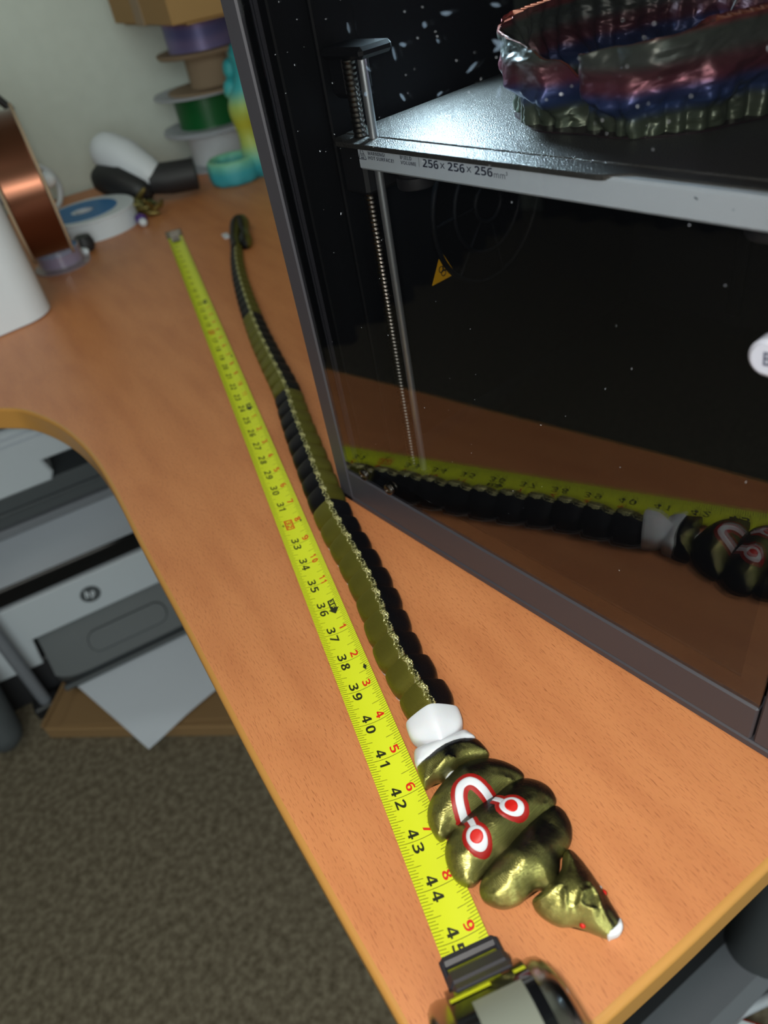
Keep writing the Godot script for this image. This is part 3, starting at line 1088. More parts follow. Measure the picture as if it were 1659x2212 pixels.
# ---------------------------------------------------------------- print on the bed
func build_sculpture() -> void:
	var base_y := 0.2672
	var loop := PackedVector2Array()
	for p in [[0.097, -0.139], [0.111, -0.110], [0.137, -0.0845], [0.163, -0.0797], [0.1795, -0.0790], [0.2103, -0.0785], [0.2255, -0.0945], [0.2441, -0.1246], [0.262, -0.165], [0.258, -0.205], [0.225, -0.235], [0.175, -0.242], [0.125, -0.222], [0.098, -0.180]]:
		loop.append(Vector2(p[0], p[1]))
	var N := 420
	var c := smooth2(loop, N)
	var nor := PackedVector2Array()
	var len := 0.0
	var ss := PackedFloat32Array()
	for i in N:
		var d := (c[(i + 1) % N] - c[(i + N - 1) % N]).normalized()
		nor.append(Vector2(d.y, -d.x))
		ss.append(len)
		len += c[i].distance_to(c[(i + 1) % N])
	var cen := Vector2(0.175, -0.16)
	var turn := 1.0 if nor[0].dot(c[0] - cen) > 0 else -1.0
	var crease := 0
	for i in N:
		if c[i].y > -0.1 and absf(c[i].x - 0.1700) < absf(c[crease].x - 0.1700) + (0.0 if c[crease].y > -0.1 else 1.0): crease = i
	var noise := FastNoiseLite.new()
	noise.seed = 4
	noise.frequency = 55.0
	var top := func(i: int) -> float:
		var x := c[i].x
		if c[i].y < -0.135: return 0.0425
		var keys := [[0.080, 0.0425], [0.094, 0.0425], [0.104, 0.0412], [0.116, 0.0392], [0.140, 0.0385], [0.154, 0.0365], [0.163, 0.0315], [0.169, 0.0215], [0.175, 0.0310], [0.183, 0.0352], [0.200, 0.0372], [0.216, 0.0395], [0.230, 0.0425], [0.3, 0.0425]]
		for k in keys.size() - 1:
			if x < keys[k + 1][0]:
				return lerpf(keys[k][1], keys[k + 1][1], smoothstep(0, 1, clampf((x - keys[k][0]) / (keys[k + 1][0] - keys[k][0]), 0, 1)))
		return 0.0425
	var off := func(i: int, real_h: float) -> float:
		var h := real_h * 2.1
		var s := ss[i]
		var front := 1.0 if c[i].y > -0.15 else 0.4
		var low := 1.0 - smoothstep(0.026, 0.046, h)
		var wob: float = noise.get_noise_2d(s * 0.6, h * 0.5) * 0.006
		var fl: float = 0.0034 * (absf(sin(PI * s / 0.0096 + 9.0 * h + wob * 160.0)) - 0.62) * (0.06 + 0.94 * low)
		var fold: float = 0.0022 * sin(TAU * s / 0.034 + 1.4 + 8.0 * h) * (1.0 - smoothstep(0.04, 0.065, h))
		var hang: float = smoothstep(0.020, 0.036, h + 0.006 * sin(TAU * s / 0.042 + 0.7)) * (0.0080 - 0.05 * maxf(0, h - 0.055))
		var cr: float = -0.018 * exp(-pow((s - ss[crease]) / 0.0062, 2)) * (0.55 + 0.45 * smoothstep(0.0, 0.03, h)) * front
		var lobe: float = 0.005 * exp(-pow((s - ss[crease] - 0.016) / 0.009, 2)) + 0.005 * exp(-pow((s - ss[crease] + 0.016) / 0.009, 2))
		var left: float = 0.0060 * smoothstep(0.025, 0.088, h) * exp(-pow((c[i].x - 0.088) / 0.035, 2))
		return fl + fold + hang + cr + lobe * smoothstep(0.0, 0.03, h) + left + wob * 0.5
	var color := func(p: Vector3, _n: Vector3) -> Color:
		var h := p.y - base_y + 0.0012 * sin(p.x * 70.0)
		var st := [[0.0, Color(0.090, 0.110, 0.075)], [0.0070, Color(0.087, 0.110, 0.081)], [0.0125, Color(0.046, 0.080, 0.217)], [0.0170, Color(0.049, 0.070, 0.203)], [0.0225, Color(0.152, 0.043, 0.065)], [0.0265, Color(0.138, 0.049, 0.061)], [0.0325, Color(0.102, 0.113, 0.102)], [0.0385, Color(0.096, 0.110, 0.096)], [0.0412, Color(0.246, 0.065, 0.065)], [0.2, Color(0.246, 0.065, 0.065)]]
		for k in st.size() - 1:
			if h < st[k + 1][0]:
				return st[k][1].lerp(st[k + 1][1], smoothstep(0, 1, clampf((h - st[k][0]) / (st[k + 1][0] - st[k][0]), 0, 1)))
		return st[-1][1]
	var t := thing("printed_vessel", "rainbow silk printed vessel with folded fluted walls, unfinished on the heated bed", "3d print", Vector3(0.175, base_y, -0.16))
	var o := Vector3(0.175, base_y, -0.16)
	var R := 64
	var b := Mb.new()
	b.grid(N, R, func(u, w):
		var i := int(round(u * N)) % N
		var h: float = w * top.call(i)
		var e: float = off.call(i, h) * turn
		return [xz(c[i] + nor[i] * e, h), Vector2(u * 20.0, h / 0.00360)], true, false)
	# point the outside outward: compare one low quad with its normal
	var a := b.P[b.I[0]]
	var first := Vector3(nor[0].x, 0, nor[0].y) * turn
	if (b.P[b.I[1]] - a).cross(b.P[b.I[2]] - a).dot(first) > 0: b._flip_if(0, b.I.size(), true)
	for i in b.P.size(): b.P[i] -= Vector3(o.x, 0, o.z)
	var shift := func(p: Vector3, n: Vector3) -> Color: return color.call(p + Vector3(0, base_y, 0), n)
	part("outer_wall", b.mesh(180.0, shift), M.silk_rainbow, t)
	b = Mb.new()
	b.grid(N, R, func(u, w):
		var i := int(round(u * N)) % N
		var tp: float = top.call(i)
		var h: float = w * tp
		var thick: float = lerpf(0.0100, 0.0012, smoothstep(0.0424, 0.0400, tp) * smoothstep(0.75, 1.0, w))
		var s := ss[i]
		var e: float = (off.call(i, h) - thick + 0.0022 * sin(TAU * s / 0.0135 + 40.0 * h) * (1.0 - 0.8 * w)) * turn
		return [xz(c[i] + nor[i] * e, h + 0.0004), Vector2(u * 20.0, h / 0.00360)], true, false)
	a = b.P[b.I[0]]
	if (b.P[b.I[1]] - a).cross(b.P[b.I[2]] - a).dot(first) < 0: b._flip_if(0, b.I.size(), true)
	for i in b.P.size(): b.P[i] -= Vector3(o.x, 0, o.z)
	part("inner_wall", b.mesh(180.0, shift), M.silk_inside, t)
	# the open top of the wall: a sunken floor and zigzag infill
	b = Mb.new()
	b.grid(N, 1, func(u, w):
		var i := int(round(u * N)) % N
		var tp: float = top.call(i)
		var sink: float = 0.0022 * smoothstep(0.0402, 0.0422, tp)
		var thick: float = lerpf(0.0100, 0.0012, smoothstep(0.0424, 0.0400, tp))
		var e: float = (off.call(i, tp) - thick * w) * turn
		return xz(c[i] + nor[i] * e, tp - sink + 0.0002), true, false, Vector3.UP)
	for i in b.P.size(): b.P[i] -= Vector3(o.x, 0, o.z)
	b.tint = Color(0.2, 0.05, 0.05)
	part("wall_top", b.mesh(180.0, func(_p, _n): return Color(0.26, 0.075, 0.05)), M.silk_rainbow, t)
	b = Mb.new()
	var zig := []
	for i in range(0, N, 2):
		var tp: float = top.call(i)
		if tp < 0.0423: continue
		var e: float = (off.call(i, tp) - (0.0012 if (i / 2) % 2 else 0.0088)) * turn
		var e2: float = (off.call((i + 2) % N, tp) - (0.0088 if (i / 2) % 2 else 0.0012)) * turn
		var p0 := xz(c[i] + nor[i] * e, tp - 0.0010) - Vector3(o.x, 0, o.z)
		var p1 := xz(c[(i + 2) % N] + nor[(i + 2) % N] * e2, tp - 0.0010) - Vector3(o.x, 0, o.z)
		b.box(at((p0 + p1) / 2, frame(p1 - p0)), Vector3(p0.distance_to(p1), 0.0024, 0.0004))
	stuff(part("infill", b.mesh(0.0, func(_p, _n): return Color(0.34, 0.12, 0.07)), M.silk_rainbow, t))
	# thin brim stuck to the sheet
	var brim := PackedVector2Array()
	for i in range(0, N, 3):
		brim.append(c[i] + nor[i] * turn * (0.0040 + 0.0014 * sin(ss[i] * 160.0) + 0.0016 * sin(ss[i] * 71.0 + 1.0)) - Vector2(o.x, o.z))
	b = Mb.new()
	b.prism(Transform3D.IDENTITY, brim, -0.0003, 0.0003)
	part("brim", b.mesh(0.0), M.brim_film, t)
	# loose strand of filament inside
	b = Mb.new()
	b.tube([Vector3(0.030, 0.010, 0.02), Vector3(0.031, 0.026, 0.018), Vector3(0.036, 0.044, 0.012)], 0.00022, 5)
	b.tube([Vector3(0.056, 0.030, 0.022), Vector3(0.052, 0.038, 0.012), Vector3(0.048, 0.044, 0.0)], 0.00022, 5)
	stuff(part("stringing", b.mesh(60.0), M.pale_grey, t))


# ---------------------------------------------------------------- snake
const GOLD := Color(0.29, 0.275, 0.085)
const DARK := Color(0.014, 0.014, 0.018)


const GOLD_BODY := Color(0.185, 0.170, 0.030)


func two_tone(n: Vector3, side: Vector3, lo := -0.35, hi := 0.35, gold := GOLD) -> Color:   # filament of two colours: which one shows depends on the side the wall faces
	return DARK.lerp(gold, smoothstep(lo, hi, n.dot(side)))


func segment_mesh(flip: float, ring_only := 0) -> ArrayMesh:   # tail end at x = 0, head end at x = 0.030; half width 0.0145, height 0.021
	var st := [[0.0012, 0.72, 0.80], [0.0001, 0.95, 0.975], [0.0001, 1.0, 1.0], [0.0010, 1.012, 1.004], [0.0050, 1.015, 0.99], [0.0095, 0.995, 0.965], [0.0130, 0.93, 0.94], [0.0160, 0.82, 0.905], [0.0185, 0.69, 0.87], [0.0205, 0.58, 0.84], [0.0235, 0.52, 0.74], [0.0300, 0.48, 0.62]]
	var sec := PackedVector2Array()
	for p in [[-0.0126, 0.0], [-0.0143, 0.0022], [-0.0148, 0.0060], [-0.0147, 0.0100], [-0.0132, 0.0130], [-0.0085, 0.0166], [-0.0035, 0.0196], [0.0, 0.0207], [0.0035, 0.0196], [0.0085, 0.0166], [0.0132, 0.0130], [0.0147, 0.0100], [0.0148, 0.0060], [0.0143, 0.0022], [0.0126, 0.0]]:
		sec.append(Vector2(p[0], p[1]))
	var prof := smooth2(sec, 44, false)
	var b := Mb.new()
	var i0 := 0
	var n := prof.size()
	for s in st:
		for k in n:
			var z: float = prof[k].x * s[1]
			var y: float = prof[k].y * s[2]
			# the front flank dips between shoulder and base, as the scales do
			b.v(Vector3(s[0] + 0.0012 * (1.0 - prof[k].y / 0.0207), y, z), Vector2(s[0] * 60.0, y / 0.00336))
	for j in st.size() - 1:
		for k in n:
			b.q(j * n + k, j * n + (k + 1) % n, (j + 1) * n + (k + 1) % n, (j + 1) * n + k)
	for e in [0, st.size() - 1]:
		var c := b.v(Vector3(st[e][0], 0.006, 0))
		for k in n:
			if e == 0: b.t(c, e * n + (k + 1) % n, e * n + k)
			else: b.t(c, e * n + k, e * n + (k + 1) % n)
	b.orient(i0)
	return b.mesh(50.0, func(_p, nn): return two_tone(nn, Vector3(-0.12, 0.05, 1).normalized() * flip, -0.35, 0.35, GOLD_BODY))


func ridge_mesh() -> ArrayMesh:   # the coarse top layers along the crest of a segment, every facet a little different, its pale material a painted glint
	var b := Mb.new()
	var r := RandomNumberGenerator.new()
	r.seed = 8
	b.grid(34, 12, func(u, v):
		var x: float = lerpf(0.0008, 0.0200, u)
		var z: float = lerpf(-0.0022, 0.0022, v) + 0.0006 * sin(x * 700.0)
		var hgt: float = 0.0207 * lerpf(1.0, 0.845, clampf((x - 0.004) / 0.0165, 0, 1) ** 1.3)
		var rim: bool = v < 0.01 or v > 0.99 or u < 0.01 or u > 0.99
		return Vector3(x + r.randf_range(-0.0001, 0.0001), hgt - absf(z) * absf(z) * 95.0 + (-0.0004 if rim else r.randf_range(-0.00034, 0.00034)), z), false, false, Vector3.UP)
	return b.mesh(0.0)


func belly_mesh() -> ArrayMesh:
	var b := Mb.new()
	var p := PackedVector2Array([Vector2(-0.0008, -0.0115), Vector2(0.0016, -0.0138), Vector2(0.0120, -0.0136), Vector2(0.0200, -0.0108), Vector2(0.0290, -0.0070), Vector2(0.0290, 0.0070), Vector2(0.0200, 0.0108), Vector2(0.0120, 0.0136), Vector2(0.0016, 0.0138), Vector2(-0.0008, 0.0115)])
	b.prism(Transform3D.IDENTITY, p, 0.0, 0.0013, 0.0003)
	return b.mesh(40.0)


func dome(outl: Array, crest: Array, hs: Array, n: int) -> Dome:
	var d := Dome.new()
	d.out = smooth2(P2(outl), n)
	d.crest = P2(crest)
	d.hs = PackedFloat32Array(hs)
	d.grain = 0.00009
	return d


func dome_mesh(d: Dome, colorf, cell := 0.0010) -> ArrayMesh:
	var n := d.out.size()
	var area := 0.0
	for i in n: area += d.out[i].cross(d.out[(i + 1) % n])
	var sg := signf(area)
	var inward := PackedVector2Array()
	var lo := d.out[0]
	var hi := d.out[0]
	for i in n:
		var e := (d.out[(i + 1) % n] - d.out[(i + n - 1) % n]).normalized()
		inward.append(Vector2(-e.y, e.x) * sg)
		lo = lo.min(d.out[i])
		hi = hi.max(d.out[i])
	var pts := d.out.duplicate()
	for ins in [0.00015, 0.0005, 0.0011, 0.0020]:
		for i in n:
			if ins > 0.001 and i % 2: continue
			var p: Vector2 = d.out[i] + inward[i] * ins
			if Geometry2D.is_point_in_polygon(p, d.out) and d.edge(p) > ins * 0.85: pts.append(p)
	var r := RandomNumberGenerator.new()
	r.seed = 3
	var y0 := lo.y
	while y0 < hi.y:
		var x0 := lo.x
		while x0 < hi.x:
			var p := Vector2(x0 + r.randf_range(-0.2, 0.2) * cell, y0 + r.randf_range(-0.2, 0.2) * cell)
			if Geometry2D.is_point_in_polygon(p, d.out) and d.edge(p) > 0.0026: pts.append(p)
			x0 += cell
		y0 += cell
	var b := Mb.new()
	for i in pts.size():
		var y := d.base if i < n else d.h(pts[i]) + (r.randf_range(-1.0, 1.0) * d.grain if i > n * 4 else 0.0)
		b.v(xz(pts[i], y), Vector2(pts[i].x * 60.0, y / 0.00288))
	var tr := Geometry2D.triangulate_delaunay(pts)
	for k in range(0, tr.size(), 3):
		var c := (pts[tr[k]] + pts[tr[k + 1]] + pts[tr[k + 2]]) / 3.0
		if not Geometry2D.is_point_in_polygon(c, d.out): continue
		var up := (pts[tr[k + 1]] - pts[tr[k]]).cross(pts[tr[k + 2]] - pts[tr[k]])
		if up > 0: b.t(tr[k], tr[k + 1], tr[k + 2])
		else: b.t(tr[k], tr[k + 2], tr[k + 1])
	# wall under the rim, drawn in a little at the foot, and the floor
	var base := b.P.size()
	for row in [[0.0004, 0.0025], [0.0012, 0.0]]:
		for i in n:
			b.v(xz(d.out[i] + inward[i] * row[0], row[1]), Vector2(d.out[i].x * 60.0, row[1] / 0.00288))
	for i in n:
		var i2 := (i + 1) % n
		for q in [[base + i, base + i2, i2, i], [base + n + i, base + n + i2, base + i2, base + i]]:
			if sg > 0: b.q(q[0], q[1], q[2], q[3])
			else: b.q(q[3], q[2], q[1], q[0])
	var i0 := b.I.size()
	var fl := Geometry2D.triangulate_polygon(d.out)
	for k in range(0, fl.size(), 3): b.t(base + n + fl[k], base + n + fl[k + 1], base + n + fl[k + 2])
	if fl.size(): b.orient(i0, Vector3.DOWN)
	return b.mesh(180.0, colorf)


func ribbon_on(d: Dome, line: PackedVector2Array, w: float, lift: float, cap := true) -> ArrayMesh:   # an inlaid stripe that follows the dome
	var b := Mb.new()
	var l := smooth2(line, 40, false)
	if cap: pass
	b.grid(39, 6, func(u, v):
		var i := int(round(u * 39))
		var t := (l[mini(i + 1, 39)] - l[maxi(i - 1, 0)]).normalized()
		var p: Vector2 = l[i] + t.orthogonal() * (v - 0.5) * w
		var drop := 0.0008 if v < 0.01 or v > 0.99 or i == 0 or i == 39 else 0.0
		return xz(p, d.h(p) + lift - drop), false, false, Vector3.UP)
	return b.mesh(180.0)


func disc_on(d: Dome, c: Vector2, rx: float, ry: float, turn: float, lift: float) -> ArrayMesh:
	var b := Mb.new()
	b.grid(40, 8, func(u, v):
		var a: float = u * TAU
		var p := c + Vector2(cos(a) * rx * v, sin(a) * ry * v).rotated(turn)
		return xz(p, d.h(p) + lift - (0.0008 if v > 0.99 else 0.0)), true, false, Vector3.UP)
	return b.mesh(180.0)


func build_snake() -> void:
	var t := thing("articulated_snake", "olive gold and black printed articulated cobra laid out along the tape measure", "toy snake")
	var path := smooth2(P2(PATH), 900, false)
	var total := 0.0
	for i in 899: total += path[i].distance_to(path[i + 1])
	var where := func(s: float) -> Array:
		var k := s / total * 899.0
		var i := clampi(int(k), 0, 898)
		var p := path[i].lerp(path[i + 1], k - i)
		if k < 0: p = path[0] + (path[0] - path[6]).normalized() * -s
		var a := path[clampi(i - 6, 0, 899)]
		var b := path[clampi(i + 7, 0, 899)]
		return [p, (a - b).normalized()]
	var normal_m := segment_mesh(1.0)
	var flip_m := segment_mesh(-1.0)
	var belly := belly_mesh()
	var ridge := ridge_mesh()
	var step := 0.0213
	var count := int(total / step) + 1
	for k in count:
		var s := k * step
		var w = where.call(s)
		var f := s / total
		var size := 1.0
		if f > 0.35: size = lerpf(1.0, 0.90, (f - 0.35) / 0.25)
		if f > 0.60: size = lerpf(0.90, 0.60, (f - 0.60) / 0.40)
		# the colours change sides where the snake ran back and forth on the print bed
		var flipped := (k >= 10 and k <= 18) or k >= 29
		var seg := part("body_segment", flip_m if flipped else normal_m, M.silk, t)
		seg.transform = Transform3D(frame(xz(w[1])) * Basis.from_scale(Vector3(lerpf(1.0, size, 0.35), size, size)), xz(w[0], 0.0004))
		part("ridge", ridge, M.ridge_glint, seg)
		part("belly_plate", belly, M.print_white, seg, "white belly plate")
	# tail: a smooth end that hooks round
	var tp := []
	var rad := []
	var w0 = where.call(total - 0.010)
	tp.append(xz(w0[0], 0.0068))
	rad.append(0.0078)
	var tl := smooth2(P2(TAIL), 26, false)
	for k in 26:
		var u := k / 25.0
		tp.append(xz(tl[k], 0.0066 + 0.004 * sin(PI * u)))
		rad.append(0.0080 + 0.0042 * exp(-pow((u - 0.42) / 0.16, 2)) + 0.0025 * exp(-pow((u - 0.92) / 0.08, 2)) - 0.0016 * exp(-pow((u - 0.72) / 0.08, 2)))
	var b := Mb.new()
	b.tube(tp, rad, 20)
	for i in b.P.size(): b.U[i] = Vector2(0, b.P[i].y / 0.00336)
	part("tail_tip", b.mesh(180.0, func(_p, n): return two_tone(n, Vector3(0.37, 0.1, -0.93), -0.1, 0.7, GOLD_BODY)), M.silk, t, "hooked tail tip")
	part("tail_flap", boxm(Vector3(0.024, 0.002, 0.010), 0.0006, at(Vector3(-0.668, 0.002, -0.303), frame(Vector3(0.9, 0, 0.3)))), M.print_white, t, "white flap beside the tail tip")
	# white neck ring, then the hood
	var fwd := Vector3(0.86, 0, 0.51).normalized()
	var neck := part("neck_segment", normal_m, M.print_white, t, "plain white neck segment")
	neck.transform = Transform3D(frame(Vector3(0.80, 0, 0.42)) * Basis.from_scale(Vector3(0.76, 1.02, 1.06)), Vector3(0.2125, 0.0004, 0.1030))
	b = Mb.new()
	b.tube([Vector3(0.232, 0.0036, 0.114), Vector3(0.250, 0.0036, 0.124), Vector3(0.300, 0.0036, 0.128), Vector3(0.320, 0.0036, 0.127)], 0.0032, 10)
	part("hinge_spine", b.mesh(60.0), M.print_white, t, "white hinge running under the hood")
	var d := dome(RIM_W, RIM_W_M, [0.014, 0.0175, 0.013], 90)
	d.power = 0.42
	part("hood_collar", dome_mesh(d, null), M.print_white, t, "white edge of the collar")
	var gold_side := func(_p, n): return two_tone(n, Vector3(0.30, 0.22, 0.85).normalized(), -0.22, 0.66)
	d = dome(COL, [2398, 1330, 2412, 1185, 2520, 1037], [0.013, 0.0182, 0.013], 110)
	d.power = 0.5
	part("hood_segment", dome_mesh(d, func(_p, n): return two_tone(n, Vector3(0.45, 0.05, 0.88), -0.20, 0.45)), M.silk_bright, t, "narrow collar segment")
	var h1 := dome(H1, H1_M, [0.0105, 0.0145, 0.0175, 0.0178, 0.0150, 0.010], 130)
	var s1 := part("hood_segment", dome_mesh(h1, gold_side), M.silk_bright, t, "hood segment with the arched marking")
	var arch := P2(ARCH)
	part("marking_border", ribbon_on(h1, arch, 0.0108, 0.00035), M.print_dark_red, s1, "dark red border of the arch")
	part("marking", ribbon_on(h1, arch, 0.0052, 0.00065), M.print_white, s1, "white arch")
	var h2 := dome(H2, H2_M, [0.0105, 0.0150, 0.0178, 0.0182, 0.0165, 0.0140, 0.010], 150)
	var s2 := part("hood_segment", dome_mesh(h2, gold_side), M.silk_bright, t, "hood segment with two eye spots")
	for e in [[EYE_L, LINK_L, 0.35, 1], [EYE_R, LINK_R, -0.75, -1]]:
		var c := P2(e[0])[0]
		var lk := P2(e[1])
		part("marking_border", ribbon_on(h2, lk, 0.0088, 0.00035), M.print_dark_red, s2)
		part("marking_border", disc_on(h2, c, 0.0090, 0.0074, e[2], 0.00046), M.print_dark_red, s2)
		part("marking", ribbon_on(h2, lk, 0.0040, 0.00062), M.print_white, s2)
		part("marking", disc_on(h2, c, 0.0067, 0.0054, e[2], 0.00072), M.print_white, s2)
		part("eye_spot", disc_on(h2, c.lerp(lk[2], 0.12), 0.0036, 0.0036, 0, 0.00098), M.print_red, s2, "bright red eye spot")
	var h3 := dome(H3, H3_M, [0.0120, 0.0160, 0.0185, 0.0172, 0.0120], 130)
	part("hood_segment", dome_mesh(h3, gold_side), M.silk_bright, t, "plain hood segment behind the head")
	# head
	var hd := dome(HD, HD_M, [0.0165, 0.0185, 0.0165, 0.0085], 150)
	hd.power = 0.66
	for r in [[BROW_A, 0.0017, 0.0012], [BROW_B, 0.0015, 0.0012], [BROW_C, 0.0014, 0.0012], [BROW_D, 0.0015, 0.0012], [BROW_E, 0.0012, 0.0014], [BROW_F, 0.0011, 0.0012]]:
		hd.ridges.append([P2(r[0]), r[1], r[2]])
	var head := part("head", dome_mesh(hd, func(_p, n): return two_tone(n, Vector3(0.05, 0.35, 0.9).normalized(), -0.25, 0.55), 0.0007), M.silk_bright, t, "triangular head with raised brow ridges")
	var ey := P2(EYES)
	for k in 2:
		b = Mb.new()
		var c := xz(ey[k], hd.h(ey[k]) - 0.0010)
		b.lathe(at(c, Basis(Vector3(1, 0, 0), 0.5 if k == 0 else -0.5)), [Vector2(0, -0.0016), Vector2(0.0012, -0.0010), Vector2(0.0015, 0.0), Vector2(0.0010, 0.0009), Vector2(0, 0.0013)], 16)
		part("eye", b.mesh(180.0), M.print_red, head, "red eye")
		part("eye_white", boxm(Vector3(0.0030, 0.0016, 0.0018), 0.0006, at(c + Vector3(-0.0030, 0.0, 0.0004 if k == 0 else -0.0004), frame(Vector3(0.95, 0, -0.2)))), M.print_white, head, "white corner of the eye")
	var snout_out := SNOUT.duplicate()
	for i in range(0, 8, 2):
		snout_out[i] += 8
	var sn := dome(snout_out, [3495, 1240, 3500, 1215, 3489, 1265], [0.0092, 0.0092, 0.0092], 60)
	sn.base = 0.0060
	sn.power = 0.4
	part("snout", dome_mesh(sn, null, 0.0006), M.print_white, head, "white tip of the snout")


# ---------------------------------------------------------------- tape measure
func build_tape() -> void:
	var t := thing("tape_measure", "yellow tape measure pulled out beside the snake, black case at the near end", "tape measure")
	var inch := 0.0254
	var W := 0.0246
	var surf := func(s: float, v: float, lift := 0.0) -> Vector3:   # s metres from the hook, v across from the left edge 0 to the right edge 1
		var y: float = 0.0005 + 0.0024 * pow(2.0 * v - 1.0, 2)
		return TAPE_0 + TAPE_U * s + TAPE_R * (v * W * 0.955) + Vector3(0, y + lift, 0)
	var L := 46.2 * inch
	var b := Mb.new()
	b.grid(60, 12, func(u, v): return surf.call(u * L, v), false, false, Vector3.UP)
	b.grid(60, 12, func(u, v): return surf.call(u * L, v, -0.00025), false, false, Vector3.DOWN)
	var blade := part("blade", b.mesh(60.0), M.tape_yellow, t, "yellow blade")
	# graduations
	b = Mb.new()
	var line := func(s: float, v0: float, v1: float, w: float, n: int) -> void:
		b.grid(1, n, func(u, v): return surf.call(s + (u - 0.5) * w, lerpf(v0, v1, v), 0.00012), false, false, Vector3.UP)
	for k in range(1, 46 * 16):
		var s := k * inch / 16.0
		if k % 16 == 0:
			line.call(s, 0.0, 1.0, 0.00026, 10)
			continue
		var l := 0.155
		if k % 8 == 0: l = 0.30
		elif k % 4 == 0: l = 0.235
		elif k % 2 == 0: l = 0.19
		line.call(s, 0.0, l, 0.00024, 2)
		line.call(s, 1.0 - l * (1.0 if k % 8 else 1.15), 1.0, 0.00024, 2)
	part("graduations", b.mesh(180.0), M.tape_black, blade)
	# numerals: the inches in black, the inches of each foot in red; each reads along the blade
	var blk := Mb.new()
	var red := Mb.new()
	var glyph := func(m: Mb, ch: String, s: float, v: float, hgt: float, wid: float) -> void:   # s: where its near side starts, v: its foot
		var g := text(ch, true)
		var sx: float = wid / maxf(g[1], 0.35)
		if ch == "1": sx = wid / g[1] * 0.62
		letters(m, ch, func(x: float, y: float) -> Vector3: return surf.call(s + x * sx, v + y * hgt / W, 0.00015), Vector3.UP)
	for k in range(1, 46):
		var s := k * inch
		if k == 16 or k == 32:
			var r0 := s - 0.0062
			for e in [[r0, r0 + 0.0124, 0.26, 0.30], [r0, r0 + 0.0124, 0.50, 0.54], [r0, r0 + 0.0010, 0.26, 0.54], [r0 + 0.0114, r0 + 0.0124, 0.26, 0.54]]:
				red.grid(1, 2, func(u, v): return surf.call(lerpf(e[0], e[1], u), lerpf(e[2], e[3], v), 0.00014), false, false, Vector3.UP)
			for j in 2: glyph.call(red, str(k)[j], s - 0.0048 + 0.0052 * j, 0.315, 0.0042, 0.0040)
			for e in [[0.21, 0.16], [0.80, 0.86]]:
				blk.grid(1, 1, func(u, v): return surf.call(s + (u - 0.5) * 0.0042 * (1.0 - v), lerpf(e[0], e[1], v), 0.00016), false, false, Vector3.UP)
		elif k < 10: glyph.call(blk, str(k), s - 0.0056, 0.27, 0.0056, 0.0043)
		else:
			glyph.call(blk, str(k)[0], s - 0.0066, 0.26, 0.0060, 0.0052)
			glyph.call(blk, str(k)[1], s + 0.0013, 0.26, 0.0060, 0.0052)
		if k > 12 and k % 12:
			var r := str(k % 12)
			if r.length() == 1: glyph.call(red, r, s - 0.0058, 0.63, 0.0052, 0.0046)
			else:
				glyph.call(red, r[0], s - 0.0068, 0.64, 0.0048, 0.0036)
				glyph.call(red, r[1], s - 0.0018, 0.64, 0.0048, 0.0036)
		if k % 12 == 0:   # black arrow with the feet
			var ar := [[-0.0065, 0.60, 0.78], [0.0048, 0.60, 0.78]]
			blk.grid(10, 4, func(u, v): 
				var half: float = lerpf(0.10, 0.10, u)
				return surf.call(s + lerpf(-0.0062, 0.0030, u), 0.695 + (v - 0.5) * 2.0 * half, 0.00013), false, false, Vector3.UP)
			blk.grid(6, 4, func(u, v): return surf.call(s + lerpf(0.0030, 0.0080, u), 0.695 + (v - 0.5) * 2.0 * 0.165 * (1.0 - u), 0.00013), false, false, Vector3.UP)
			var yl := Mb.new()
			glyph.call(yl, str(k / 12), s - 0.0050, 0.64, 0.0030, 0.0030)
			glyph.call(yl, "F", s - 0.0008, 0.64, 0.0030, 0.0030)
			for i in yl.P.size(): yl.P[i].y += 0.0001
			part("foot_numeral", yl.mesh(0.0), M.tape_yellow, blade)
	for k in [1, 2]:
		var s: float = 19.2 * inch * k
		blk.grid(1, 1, func(u, v): return surf.call(s + (u - 0.5) * 0.0026 + (v - 0.5) * 0.0026, 0.86 + (v - u) * 0.055, 0.00016), false, false, Vector3.UP)
	part("inch_numerals", blk.mesh(0.0), M.tape_black, blade, "black inch numerals")
	part("red_numerals", red.mesh(0.0), M.tape_red, blade, "red numerals")
	# hook
	b = Mb.new()
	var hb := Basis(TAPE_U, Vector3.UP, -TAPE_R)
	var hc: Vector3 = TAPE_0 + TAPE_R * W * 0.48
	b.box(Transform3D(hb, hc + TAPE_U * 0.012 + Vector3(0, 0.0028, 0)), Vector3(0.030, 0.0012, 0.013), 0.0004)
	b.box(Transform3D(hb, hc - TAPE_U * 0.003 + Vector3(0, 0.0062, 0)), Vector3(0.0014, 0.0120, 0.026), 0.0004)
	for e in [-1, 1]:
		b.lathe(at(hc + TAPE_U * (0.006 + 0.006 * (e + 1)) + Vector3(0, 0.0030, 0)), [Vector2(0, 0), Vector2(0.0026, 0), Vector2(0.0018, 0.0013), Vector2(0, 0.0016)], 14)
	part("hook", b.mesh(40.0), M.dark_steel, t, "steel end hook")
	# case; own axes: x along the blade, z across
	var case_at := Transform3D(hb, TAPE_0 + TAPE_U * (45.55 * inch) + TAPE_R * W * 0.4775)
	var side := Basis(Vector3(1, 0, 0), Vector3(0, 0, -1), Vector3(0, 1, 0))
	var prof := smooth2(PackedVector2Array([Vector2(0.012, 0.001), Vector2(0.008, 0.012), Vector2(0.0105, 0.026), Vector2(0.020, 0.043), Vector2(0.034, 0.0560), Vector2(0.052, 0.0600), Vector2(0.070, 0.0540), Vector2(0.082, 0.036), Vector2(0.086, 0.014), Vector2(0.083, 0.001), Vector2(0.05, 0.0004)]), 90)
	b = Mb.new()
